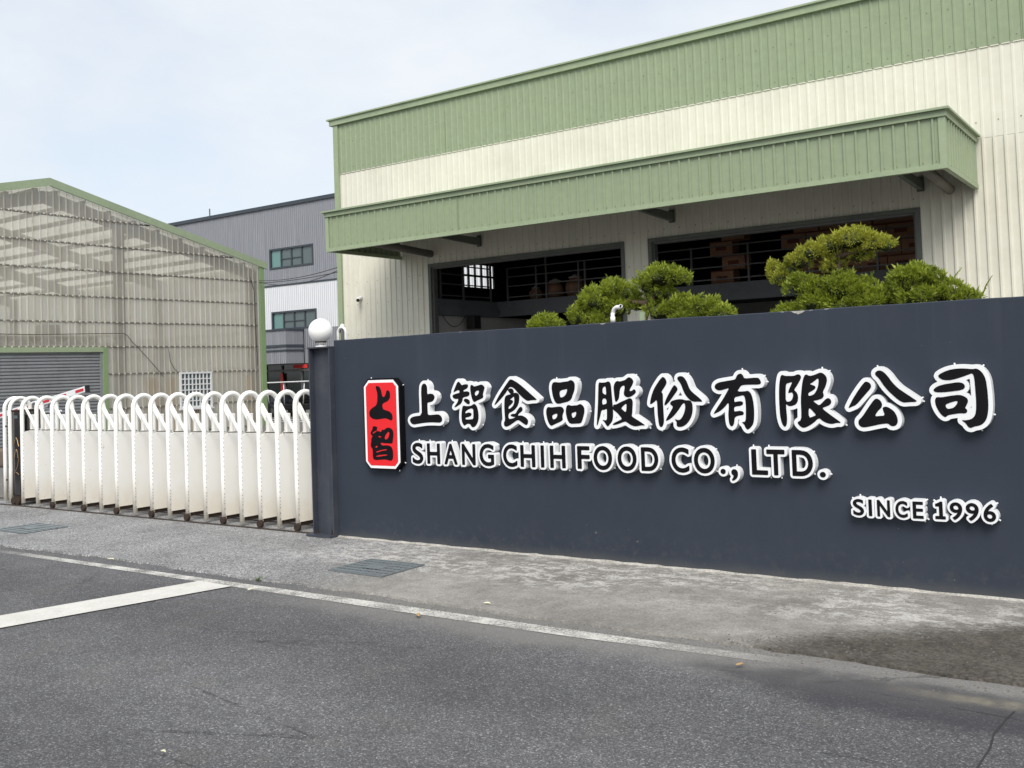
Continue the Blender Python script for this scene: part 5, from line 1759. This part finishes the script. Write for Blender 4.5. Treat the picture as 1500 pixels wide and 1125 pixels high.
for q in range(72):
    x_ = CX0 + 0.2 + q * 0.186
    if x_ < CX1 - 0.1:
        i = len(scr.v)
        for k in range(6):
            a = math.pi / 3 * k
            scr.v.append((x_ + 0.011 * math.cos(a), CY0 + 0.008, CZ0 + 0.115 + 0.011 * math.sin(a)))
        scr.f.append(tuple(range(i, i + 6)))
o = F(scr).build("screw_heads", M['screw'], fac)
o["kind"] = "stuff"
# brackets and round struts below the canopy
for x_ in (-13.4, -8.6, -3.9):
    b = MB()
    zt, zf, zw = 4.60, 4.50, 4.43
    b.poly([(x_ - 0.04, BY - 0.03, zt), (x_ - 0.04, CY0 + 0.5, zt), (x_ - 0.04, CY0 + 0.5, zf), (x_ - 0.04, BY - 0.03, zw)])
    b.poly([(x_ + 0.04, BY - 0.03, zt), (x_ + 0.04, BY - 0.03, zw), (x_ + 0.04, CY0 + 0.5, zf), (x_ + 0.04, CY0 + 0.5, zt)])
    b.poly([(x_ - 0.04, CY0 + 0.5, zf), (x_ + 0.04, CY0 + 0.5, zf), (x_ + 0.04, BY - 0.03, zw), (x_ - 0.04, BY - 0.03, zw)])
    b.poly([(x_ - 0.04, CY0 + 0.5, zt), (x_ + 0.04, CY0 + 0.5, zt), (x_ + 0.04, CY0 + 0.5, zf), (x_ - 0.04, CY0 + 0.5, zf)])
    F(b).build("bracket", M['frame'], can)
    F(MB().box(x_ - 0.06, BY - 0.045, 4.40, x_ + 0.06, BY - 0.028, 4.66)).build("bracket_plate", M['frame'], can)
for x_ in (-14.75, -3.42):
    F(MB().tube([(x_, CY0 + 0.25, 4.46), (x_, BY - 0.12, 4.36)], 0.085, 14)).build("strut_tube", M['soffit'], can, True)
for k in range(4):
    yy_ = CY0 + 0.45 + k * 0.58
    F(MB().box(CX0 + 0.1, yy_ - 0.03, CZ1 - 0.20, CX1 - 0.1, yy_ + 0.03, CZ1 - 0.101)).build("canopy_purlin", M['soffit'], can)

# ---- mezzanine seen through the openings
PXW, PYC = -15.008, 20.80
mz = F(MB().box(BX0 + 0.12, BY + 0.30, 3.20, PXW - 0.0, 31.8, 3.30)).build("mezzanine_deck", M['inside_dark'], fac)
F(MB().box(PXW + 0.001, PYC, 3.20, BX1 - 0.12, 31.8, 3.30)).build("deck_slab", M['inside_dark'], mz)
F(MB().box(PXW - 0.02, BY + 0.30, 3.172, PXW + 0.06, PYC - 0.051, 3.345)).build("edge_channel", M['beam'], mz)
F(MB().box(PXW - 0.04, BY + 0.30, 2.955, PXW + 0.10, PYC - 0.051, 3.1715)).build("edge_beam", M['beam'], mz)
F(MB().box(PXW - 0.02, PYC - 0.05, 3.172, BX1 - 0.12, PYC + 0.05, 3.345)).build("edge_channel", M['beam'], mz)
F(MB().box(PXW - 0.04, PYC - 0.06, 2.955, BX1 - 0.12, PYC + 0.06, 3.1715)).build("edge_beam", M['beam'], mz)
for z in (3.02, 3.06, 3.10):
    F(MB().box(PXW + 0.10, PYC - 0.075, z - 0.012, PXW + 0.13, PYC - 0.0605, z + 0.012)).build("bolt", M['black'], mz)
F(MB().box(PXW - 0.20, BY + 0.30, 0, PXW - 0.06, 26.0, 2.95)).build("partition", M['inside_light'], fac)
F(MB().box(PXW - 0.05, 26.0, 0, -8.0, 26.1, 3.19)).build("partition", M['inside_light'], fac)
F(MB().box(-13.2, 25.8, 0, -12.2, 25.98, 2.4)).build("doorway", M['black'], fac)
# railing
rl = thing("mezzanine_railing", "dark steel guard rail along the mezzanine edge inside the factory", "railing", (PXW, PYC, 3.345))
for z in (0.10, 0.38, 0.62, 0.84):
    MB().box(0.4, -0.018, z - 0.014, 11.4, 0.018, z + 0.014).build("bar", M['rail'], rl)
    MB().box(-0.018, -2.3, z - 0.013, 0.018, -0.3, z + 0.013).build("bar", M['rail'], rl)
for xx_ in (0.36, 1.25, 1.55, 2.5, 2.68, 4.1, 5.5, 6.85, 8.2, 9.6, 10.9, 11.42):
    MB().box(xx_ - 0.022, -0.024, 0, xx_ + 0.022, 0.024, 0.86 if xx_ not in (1.55,) else 1.5).build("post", M['rail'], rl)
for yy_ in (-0.25, -1.4, -2.3):
    MB().box(-0.024, yy_ - 0.022, 0, 0.024, yy_ + 0.022, 0.90 if yy_ < -0.3 else 1.3).build("post", M['rail'], rl)
# cartons stacked on the deck
cart_proto = None
ROWN = ["bottom", "second", "third", "fourth", "top"]
COLN = ["first", "second", "third", "fourth", "fifth", "sixth", "seventh", "eighth", "ninth", "tenth", "eleventh"]


def carton(x, y, z, row, nth):
    global cart_proto
    r_ = thing("carton", "brown carton, %s from the left in the stack's %s row, right opening" % (COLN[nth], ROWN[row]), "carton", (x, y, z), "cartons stacked on the mezzanine")
    if cart_proto is None:
        b1 = MB().box(-0.27, -0.2, 0, 0.27, 0.2, 0.33).build("box", M['carton'], r_)
        b2 = MB().box(-0.13, -0.203, 0.11, 0.13, -0.2005, 0.20).build("print", M['carton_print'], r_)
        b3 = MB().box(-0.272, -0.2025, 0.300, 0.272, -0.2008, 0.3305).build("flap_edge", M['carton_print'], r_)
        cart_proto = (b1, b2, b3)
    else:
        for p_, nm in zip(cart_proto, ("box", "print", "flap_edge")):
            share(p_, nm, r_)
for row in range(5):
    nth = 0
    for c_ in range(11):
        x_ = -8.95 + c_ * 0.56 + (0.28 if row % 2 else 0)
        if (c_ in (1, 2) and row < 4) or (c_ == 7 and row == 4):
            continue
        carton(x_ - 0.0, 21.4 + random.uniform(-0.04, 0.04), 3.345 + row * 0.335, row, nth)
        nth += 1
for k, (x_, s_, lab) in enumerate(((-14.15, 0.85, "small"), (-13.55, 1.15, "squat"), (-12.95, 1.25, "tallest"))):
    j = thing("storage_jar", "%s brown glazed jar on the mezzanine behind the guard rail" % lab, "jar", (x_, 21.35, 3.302), "jars on the mezzanine")
    j.scale = (s_, s_, s_)
    MB().lathe((0, 0, 0), [(0.12, 0), (0.17, 0.08), (0.21, 0.22), (0.19, 0.34), (0.12, 0.40), (0.13, 0.43)], 20).build("body", M['pot'], j, True)
    MB().lathe((0, 0, 0), [(0.135, 0.431), (0.14, 0.45), (0.05, 0.48), (0.03, 0.51)], 20).build("lid", M['inside_light'], j, True)
sp = thing("loudspeaker", "black box hanging under the mezzanine beam behind the left opening", "speaker", (-14.72, 19.4, 2.96))
bevel(MB().box(-0.12, -0.14, -0.34, 0.12, 0.14, -0.012).build("cabinet", M['black'], sp), 0.01)
MB().box(-0.02, -0.02, -0.0118, 0.02, 0.02, -0.001).build("hanger", M['rail'], sp)
cb = MB().tube([(PXW + 0.10, 18.42 + 0.9 * q / 8, 2.955 - 0.28 * (1 - ((q - 4) / 4) ** 2)) for q in range(9)], 0.010, 5)
tag(cb.build("hanging_cable", M['cable']), "black cable sagging under the mezzanine behind the left opening", "cable")

# wall camera
cc = thing("wall_camera", "small white security camera on the cream cladding", "camera", (-17.13, BY - 0.02, 3.50))
MB().tube([(0, -0.002, 0), (0, -0.05, 0)], 0.05, 14).build("base", M['white_pvc'], cc, True)
MB().tube([(0, -0.05, 0), (0.03, -0.09, -0.03)], 0.022, 10).build("bracket", M['white_pvc'], cc, True)
MB().tube([(-0.02, -0.06, -0.01), (0.09, -0.20, -0.07)], 0.048, 14).build("housing", M['white_pvc'], cc, True)
MB().tube([(0.0905, -0.2006, -0.0703), (0.098, -0.21, -0.074)], 0.040, 14).build("lens", M['black'], cc)

# ================================================================== GREY BUILDING BEHIND
GYB = 34.0
gb = thing("grey_building", "grey and white ribbed office block behind the shed", "building", (-36.0, GYB, 0))


def Gb(mb):
    mb.v = [(x + 36.0, y - GYB, z) for (x, y, z) in mb.v]
    return mb


def wall_with_holes(x0, x1, z0, z1, holes, mat, name):
    """front wall panel split round rectangular holes, 0.25 m thick"""
    xs_ = sorted({x0, x1, *[h[0] for h in holes], *[h[1] for h in holes]})
    for a, b in zip(xs_, xs_[1:]):
        cols = [(z0, z1)]
        for h in holes:
            if h[0] <= a and b <= h[1]:
                cols = [(z0, h[2]), (h[3], z1)]
        for za, zb in cols:
            if zb - za > 0.01:
                Gb(MB().box(a, GYB, za, b, GYB + 0.25, zb)).build(name, M[mat], gb)


H1 = (-38.62, -35.47, 7.05, 8.08)
H2 = (-38.57, -35.36, 3.96, 4.90)
wall_with_holes(-54, -24, 6.25, 10.15, [H1], 'grey_clad', "upper_wall")
wall_with_holes(-54, -24, 3.95, 6.17, [H2], 'white_clad', "middle_wall")
Gb(MB().box(-54, GYB - 0.03, 6.1702, -24, GYB + 0.25, 6.2498)).build("band_trim", M['navy_trim'], gb)
Gb(MB().box(-54.1, GYB - 0.08, 10.1502, -23.9, GYB + 0.4, 10.33)).build("roof_trim", M['navy_trim'], gb)
Gb(MB().box(-54, GYB + 0.26, 0, -24, 46, 10.1)).build("body", M['grey_clad'], gb)
for (xa, xb, za, zb), nlow in ((H1, True), (H2, False)):
    wf = MB()
    wf.box(xa, GYB - 0.03, za, xb, GYB + 0.12, za + 0.09)
    wf.box(xa, GYB - 0.03, zb - 0.09, xb, GYB + 0.12, zb)
    wf.box(xa, GYB - 0.03, za + 0.0902, xa + 0.09, GYB + 0.12, zb - 0.0902)
    wf.box(xb - 0.09, GYB - 0.03, za + 0.0902, xb, GYB + 0.12, zb - 0.0902)
    wnd = Gb(wf).build("window", M['navy_trim'], gb)
    n = 4
    for q in range(n):
        a = xa + 0.09 + (xb - xa - 0.18) * q / n
        b = xa + 0.09 + (xb - xa - 0.18) * (q + 1) / n
        Gb(MB().box(a + 0.03, GYB + 0.05, za + 0.091, b - 0.03, GYB + 0.06, zb - 0.091)).build("pane", M['glass_teal' if q == 0 else 'glass_grey'], wnd)
        if q:
            Gb(MB().box(a - 0.035, GYB + 0.0, za + 0.0912, a + 0.035, GYB + 0.10, zb - 0.0912)).build("mullion", M['navy_trim'], wnd)
        if q in (1, 2):
            zm = (za + zb) / 2 - 0.05
            Gb(MB().box(a + 0.0352, GYB + 0.01, zm - 0.02, b - 0.0352, GYB + 0.09, zm + 0.02)).build("transom", M['navy_trim'], wnd)
# projecting entrance canopy box
PZ = [(3.95, 3.86, 'navy_trim'), (3.86, 3.18, 'grey_clad'), (3.18, 3.06, 'navy_trim'), (3.06, 2.94, 'grey_clad'), (2.94, 2.86, 'navy_trim'), (2.86, 2.26, 'grey_clad')]
for zb, za, m_ in PZ:
    ins = 0.0 if m_ == 'navy_trim' else 0.04
    Gb(MB().box(-54, GYB - 1.2 + ins, za + 0.0005, -36.25 - ins, GYB - 0.035, zb - 0.0005)).build("porch_band", M[m_], gb)
Gb(MB().box(-36.24, GYB - 0.02, 2.26, -24, GYB + 0.25, 3.949)).build("lower_wall", M['grey_clad'], gb)
# dark glazed entrance
Gb(MB().box(-54, GYB + 0.0, 0, -39.3, GYB + 0.25, 2.259)).build("lower_wall", M['grey_clad'], gb)
ent = Gb(MB().box(-39.3, GYB + 0.12, 0.02, -24, GYB + 0.2, 2.259)).build("entrance_glazing", M['glass_dark'], gb)
for x_ in (-39.2, -38.0, -36.6, -35.2, -33.8):
    Gb(MB().box(x_ - 0.035, GYB + 0.05, 0.02, x_ + 0.035, GYB + 0.119, 2.2)).build("door_frame", M['rail'], ent)
Gb(MB().box(-39.2, GYB + 0.04, 1.88, -30, GYB + 0.118, 1.98)).build("door_frame", M['rail'], ent)
Gb(MB().box(-38.02, GYB - 0.02, 0.4, -37.86, GYB + 0.02, 1.80)).build("red_couplet", M['red_sign'], ent)
Gb(MB().box(-37.1, GYB - 0.02, 2.02, -36.1, GYB + 0.02, 2.20)).build("red_banner", M['red_sign'], ent)
Gb(MB().tube([(-44.5, GYB + 1.0, 10.1), (-44.5, GYB + 1.0, 11.0)], 0.035, 6)).build("roof_mast", M['rail'], gb)

# utility cart parked in front of the entrance
ct = thing("utility_cart", "small open utility cart with white roof frame behind the gate", "cart", (-30.6, 28.0, 0))
bevel(MB().box(-0.95, -0.55, 0.28, 1.3, 0.55, 0.52).build("chassis", M['black'], ct), 0.04)
bevel(MB().box(-0.85, -0.5, 0.5205, -0.25, 0.5, 0.92).build("dashboard", M['navy_trim'], ct), 0.08)
bevel(MB().box(0.25, -0.5, 0.5205, 0.75, 0.5, 0.70).build("seat", M['black'], ct), 0.05)
bevel(MB().box(0.70, -0.5, 0.7005, 0.84, 0.5, 1.08).build("seat_back", M['black'], ct), 0.05)
bevel(MB().bar((-1.15, 0, 1.395), (1.35, 0, 1.41), 1.15, 0.05).build("roof", M['white_frame'], ct), 0.02)
for xa, xb in ((-0.88, -1.05), (0.02, 0.0), (1.1, 1.2)):
    for yy_ in (-0.5, 0.5):
        MB().tube([(xa, yy_, 0.50), (xb, yy_, 1.372)], 0.022, 8).build("roof_post", M['white_frame'], ct, True)
MB().tube([(-0.22, -0.15, 0.90), (-0.05, -0.15, 1.02)], 0.02, 6).build("steering_column", M['black'], ct)
sw_ = MB().tube([(-0.05 + 0.06 * math.cos(a) * 1.0, -0.15 + 0.16 * math.sin(a), 1.02 + 0.13 * math.cos(a)) for a in [2 * math.pi * q / 16 for q in range(17)]], 0.014, 6)
sw_.build("steering_wheel", M['rail'], ct)
wp = None
for x_ in (-0.62, 0.95):
    for yy_ in (-0.52, 0.52):
        if wp is None:
            wp = MB().tube([(0, -0.09, 0), (0, -0.07, 0), (0, 0.07, 0), (0, 0.09, 0)], [0.20, 0.24, 0.24, 0.20], 20).build("wheel", M['black'], ct, True)
            MB().tube([(0, -0.095, 0), (0, 0.095, 0)], 0.12, 14).build("rim", M['rail'], wp)
            o = wp
        else:
            o = share(wp, "wheel", ct)
            rim = share(wp.children[0], "rim", o)
        o.location = (x_, yy_, 0.24)
o = bevel(MB().box(-0.35, -0.3, 0, 0.35, 0.3, 0.62).build("covered_bundle", M['cable']), 0.12, 3)
o.location = (-31.0, 26.6, 0.002)
tag(o, "dark wrapped bundle standing beside the utility cart", "bundle")
for k, yy_ in enumerate((24.6, 25.7)):
    o = MB().box(-36, -0.13, 0.0, -18.5, 0.13, 0.004).build("yard_stripe", M['plate_white'])
    o.location = (0, yy_, 0.001)
    tag(o, "%s white stripe painted across the yard behind the gate" % ("nearer" if k == 0 else "farther"), "road marking", "yard stripes")

# service cables between shed and factory
for k, (za, zb, sag) in enumerate(((4.86, 4.32, 0.10), (4.82, 4.24, 0.22), (4.78, 4.20, 0.05))):
    a = Vector((SX + 0.12, EY1 - 0.1, za))
    b = Vector((BX0 + 0.02, BY - 0.06, zb))
    pts = []
    for q in range(13):
        t_ = q / 12
        p = a.lerp(b, t_)
        p.z -= sag * 4 * t_ * (1 - t_)
        pts.append(p)
    tag(MB().tube(pts, 0.010, 5).build("service_cable", M['cable']), "%s thin cable strung from the shed corner to the factory" % ("upper", "middle", "lower")[k], "cable", "overhead cables")

# ================================================================== CLIPPED JUNIPERS behind the wall
def pad_points(c, r_, n, seed):
    """points and normals on the lumpy upper shell of a foliage pad"""
    rg = np.random.default_rng(seed)
    u = rg.normal(size=(n, 3))
    u /= np.linalg.norm(u, axis=1)[:, None]
    u[:, 2] = np.where(u[:, 2] < -0.35, -u[:, 2] * 0.5, u[:, 2])
    u /= np.linalg.norm(u, axis=1)[:, None]
    ph = rg.uniform(0, 6.28, 6)
    lump = (0.10 * np.sin(5.0 * u[:, 0] + ph[0]) * np.sin(4.3 * u[:, 2] + ph[1]) + 0.09 * np.sin(9 * u[:, 1] + ph[2]) * np.sin(8 * u[:, 0] + ph[3])
            + 0.07 * np.sin(15 * u[:, 2] + ph[4]) * np.sin(13 * u[:, 0] + ph[5]))
    depth = 1.0 - np.abs(rg.normal(0, 0.08, n))
    rad = (1.0 + lump) * depth
    return np.array(c) + u * rad[:, None] * np.array(r_), u, rg


def foliage_mesh(name, pads, mat, parent, dens=1.0, wild=0.02):
    """thousands of small pointed sprays set over the pads"""
    V, Fc = [], []
    for k, (c, r_) in enumerate(pads):
        area = 4 * math.pi * (((r_[0] * r_[1]) ** 1.6 + (r_[0] * r_[2]) ** 1.6 + (r_[1] * r_[2]) ** 1.6) / 3) ** (1 / 1.6)
        ns = max(20, int(area * 430 * dens))
        sc, sn, rg = pad_points(c, r_, ns, 100 + k + int(abs(c[0]) * 100))
        sr = rg.uniform(0.020, 0.052, ns)                       # little tufts that make up the pad
        per = 72
        n = ns * per
        u = rg.normal(size=(n, 3)) + np.repeat(sn, per, axis=0) * 1.7
        u /= np.linalg.norm(u, axis=1)[:, None]
        pts = np.repeat(sc, per, axis=0) + u * (np.repeat(sr, per) * rg.uniform(0.55, 1.0, n))[:, None]
        d = u + rg.normal(0, 0.30, (n, 3))
        d[:, 2] += 0.30
        d /= np.linalg.norm(d, axis=1)[:, None]
        ln = rg.uniform(0.008, 0.018, n)
        ln *= np.where((rg.random(n) < wild) & (u[:, 2] > 0.2), rg.uniform(2.0, 3.4, n), 1.0)
        s = np.cross(d, rg.normal(size=(n, 3)))
        s /= np.linalg.norm(s, axis=1)[:, None] + 1e-9
        wd = np.maximum(ln * 0.19, 0.0020) * rg.uniform(0.8, 1.3, n)
        p0 = pts - d * (ln * 0.3)[:, None]
        tip = pts + d * ln[:, None]
        mid = pts + d * (ln * 0.35)[:, None]
        arr = np.stack([p0, mid + s * wd[:, None], tip, mid - s * wd[:, None]], 1).reshape(-1, 3)
        idx = np.arange(n) * 4 + sum(len(a) for a in V)
        V.append(arr)
        Fc.append(np.stack([idx, idx + 1, idx + 2, idx + 3], 1))
    V = np.vstack(V)
    Fc = np.vstack(Fc)
    me = bpy.data.meshes.new(name)
    me.vertices.add(len(V))
    me.vertices.foreach_set("co", V.ravel())
    me.loops.add(Fc.size)
    me.loops.foreach_set("vertex_index", Fc.ravel().astype(np.int32))
    me.polygons.add(len(Fc))
    me.polygons.foreach_set("loop_start", (np.arange(len(Fc)) * 4).astype(np.int32))
    me.update(calc_edges=True)
    me.materials.append(M[mat])
    o = bpy.data.objects.new(name, me)
    COL.objects.link(o)
    o.parent = parent
    return o


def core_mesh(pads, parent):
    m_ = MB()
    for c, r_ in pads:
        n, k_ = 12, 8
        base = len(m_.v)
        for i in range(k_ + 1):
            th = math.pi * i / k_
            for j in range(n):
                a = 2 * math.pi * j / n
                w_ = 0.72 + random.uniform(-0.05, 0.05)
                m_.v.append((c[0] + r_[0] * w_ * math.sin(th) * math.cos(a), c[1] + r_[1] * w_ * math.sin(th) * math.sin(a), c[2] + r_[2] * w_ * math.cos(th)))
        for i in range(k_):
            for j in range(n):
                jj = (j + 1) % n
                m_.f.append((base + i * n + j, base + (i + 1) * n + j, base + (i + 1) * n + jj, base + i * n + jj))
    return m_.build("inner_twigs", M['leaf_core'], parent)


def juniper(name, label, root, pads, mat, trunk, wild=0.02):
    r_ = thing(name, label, "juniper", root, "clipped junipers behind the wall")
    loc = [((c[0] - root[0], c[1] - root[1], c[2] - root[2]), s_) for c, s_ in pads]
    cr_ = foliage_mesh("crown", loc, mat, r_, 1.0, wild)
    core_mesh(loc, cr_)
    for k, path in enumerate(trunk):
        rel = [(p[0] - root[0], p[1] - root[1], p[2] - root[2]) for p in path]
        rs = [max(0.045 * (1 - 0.75 * q / (len(rel) - 1)), 0.012) * (1.0 if k == 0 else 0.6) for q in range(len(rel))]
        MB().tube(rel, rs, 8).build("trunk" if k == 0 else "limb", M['bark'], r_, True)
    return r_


JY = 8.2
juniper("juniper", "smallest juniper, one rounded green tuft showing left of the others", (-5.33, JY, 0),
        [((-5.34, JY, 1.98), (0.16, 0.16, 0.13)), ((-5.50, JY + 0.05, 1.86), (0.10, 0.1, 0.09))], 'leaf',
        [[(-5.33, JY, 0), (-5.31, JY, 0.8), (-5.34, JY, 1.95)]], 0.10)
juniper("juniper", "cloud-pruned green juniper with three stacked pads beside the gooseneck pipe", (-4.15, JY, 0),
        [((-4.72, JY, 2.21), (0.17, 0.17, 0.125)), ((-4.88, JY - 0.03, 2.07), (0.105, 0.12, 0.12)), ((-4.56, JY, 2.315), (0.105, 0.11, 0.075)), ((-4.47, JY + 0.03, 2.27), (0.085, 0.09, 0.07)),
         ((-4.70, JY, 2.01), (0.16, 0.16, 0.105)), ((-4.52, JY, 2.13), (0.11, 0.12, 0.10)), ((-4.36, JY + 0.1, 2.17), (0.105, 0.11, 0.085)),
         ((-4.05, JY, 2.385), (0.16, 0.15, 0.095)), ((-3.88, JY, 2.37), (0.085, 0.10, 0.070)), ((-4.20, JY + 0.02, 2.32), (0.10, 0.11, 0.085)), ((-4.10, JY + 0.06, 2.24), (0.11, 0.12, 0.075)),
         ((-4.08, JY, 2.07), (0.13, 0.14, 0.095)), ((-3.86, JY + 0.05, 2.10), (0.12, 0.13, 0.095)), ((-3.66, JY, 2.065), (0.15, 0.15, 0.10)), ((-3.47, JY, 1.995), (0.115, 0.12, 0.075)), ((-3.75, JY, 1.97), (0.2, 0.15, 0.09))],
        'leaf', [[(-4.15, JY, 0), (-4.22, JY + 0.05, 0.9), (-4.16, JY, 1.6), (-4.26, JY, 1.95), (-4.1, JY, 2.3)], [(-4.2, JY, 2.16), (-4.42, JY, 2.2), (-4.68, JY, 2.2)]], 0.12)
juniper("juniper", "golden-green twisted juniper, its arching pads the highest foliage in view", (-2.62, JY, 0),
        [((-2.33, JY, 2.545), (0.155, 0.14, 0.085)), ((-2.15, JY, 2.50), (0.085, 0.10, 0.060)), ((-2.06, JY - 0.02, 2.475), (0.060, 0.07, 0.055)),
         ((-2.50, JY + 0.02, 2.515), (0.105, 0.12, 0.075)), ((-2.64, JY - 0.02, 2.47), (0.105, 0.12, 0.070)), ((-2.77, JY, 2.405), (0.085, 0.10, 0.065)), ((-2.86, JY, 2.345), (0.06, 0.08, 0.055)),
         ((-2.30, JY + 0.08, 2.425), (0.085, 0.09, 0.065)), ((-2.93, JY, 2.27), (0.075, 0.09, 0.085)), ((-2.50, JY + 0.03, 2.36), (0.075, 0.08, 0.060)), ((-3.00, JY, 2.365), (0.022, 0.03, 0.075))],
        'leaf_gold', [[(-2.62, JY, 0), (-2.55, JY, 0.9), (-2.66, JY, 1.6), (-2.52, JY, 2.1), (-2.40, JY, 2.50)], [(-2.55, JY, 2.05), (-2.74, JY, 2.28), (-2.82, JY, 2.36)], [(-2.45, JY, 2.42), (-2.25, JY, 2.47), (-2.08, JY, 2.46)]], 0.04)
juniper("juniper", "low spreading green juniper under the golden one's arching pads", (-2.5, JY - 0.05, 0),
        [((-2.74, JY - 0.02, 2.20), (0.125, 0.13, 0.085)), ((-2.60, JY - 0.02, 2.17), (0.10, 0.12, 0.075)), ((-2.42, JY - 0.06, 2.15), (0.135, 0.14, 0.125)), ((-2.60, JY - 0.03, 2.04), (0.16, 0.15, 0.095)),
         ((-2.84, JY - 0.03, 1.96), (0.10, 0.11, 0.075)), ((-2.25, JY - 0.03, 2.09), (0.11, 0.12, 0.115)), ((-2.97, JY, 1.95), (0.05, 0.07, 0.05)), ((-2.40, JY - 0.05, 2.00), (0.18, 0.15, 0.09)), ((-2.17, JY - 0.03, 2.01), (0.12, 0.13, 0.09))],
        'leaf', [[(-2.5, JY - 0.05, 0), (-2.46, JY - 0.05, 1.0), (-2.5, JY - 0.05, 1.9)]], 0.12)
juniper("juniper", "broad mounded green juniper at the right, in front of the cream cladding", (-1.85, JY, 0),
        [((-1.87, JY, 2.17), (0.155, 0.16, 0.125)), ((-2.04, JY, 2.07), (0.105, 0.12, 0.10)), ((-1.75, JY, 2.15), (0.105, 0.12, 0.105)),
         ((-1.61, JY, 2.045), (0.115, 0.12, 0.085)), ((-1.48, JY, 1.995), (0.085, 0.1, 0.065)), ((-1.80, JY - 0.05, 2.02), (0.19, 0.16, 0.10))],
        'leaf', [[(-1.85, JY, 0), (-1.9, JY, 1.0), (-1.84, JY, 2.0)]], 0.13)
# bare wild shoots standing out of the mounds
for k, (x_, z_, dx_, dz_) in enumerate(((-2.97, 2.30, -0.05, 0.16), (-1.60, 2.12, 0.09, 0.14), (-1.38, 2.03, 0.08, 0.15), (-2.02, 2.2, -0.05, 0.12), (-2.20, 2.16, 0.03, 0.13), (-4.60, 2.35, -0.03, 0.12))):
    m_ = MB().tube([(0, 0, 0), (dx_ * 0.4, 0.01, dz_ * 0.55), (dx_, 0, dz_)], [0.006, 0.005, 0.002], 5)
    for q in range(9):
        f_ = 0.2 + 0.8 * q / 9
        c = Vector((dx_ * f_, 0, dz_ * f_))
        a = random.uniform(0, 6.28)
        e = Vector((math.cos(a) * 0.018, math.sin(a) * 0.018, 0.016))
        s_ = Vector((-math.sin(a), math.cos(a), 0)) * 0.005
        m_.poly([c, c + e * 0.5 + s_, c + e, c + e * 0.5 - s_])
    par = [o for o in bpy.data.objects if o.name.startswith("juniper") and o.type == 'EMPTY']
    best = min(par, key=lambda o: abs(o.location.x - x_))
    o = m_.build("wild_shoot", M['leaf'], best)
    o.location = (x_ - best.location.x, JY - best.location.y, z_)
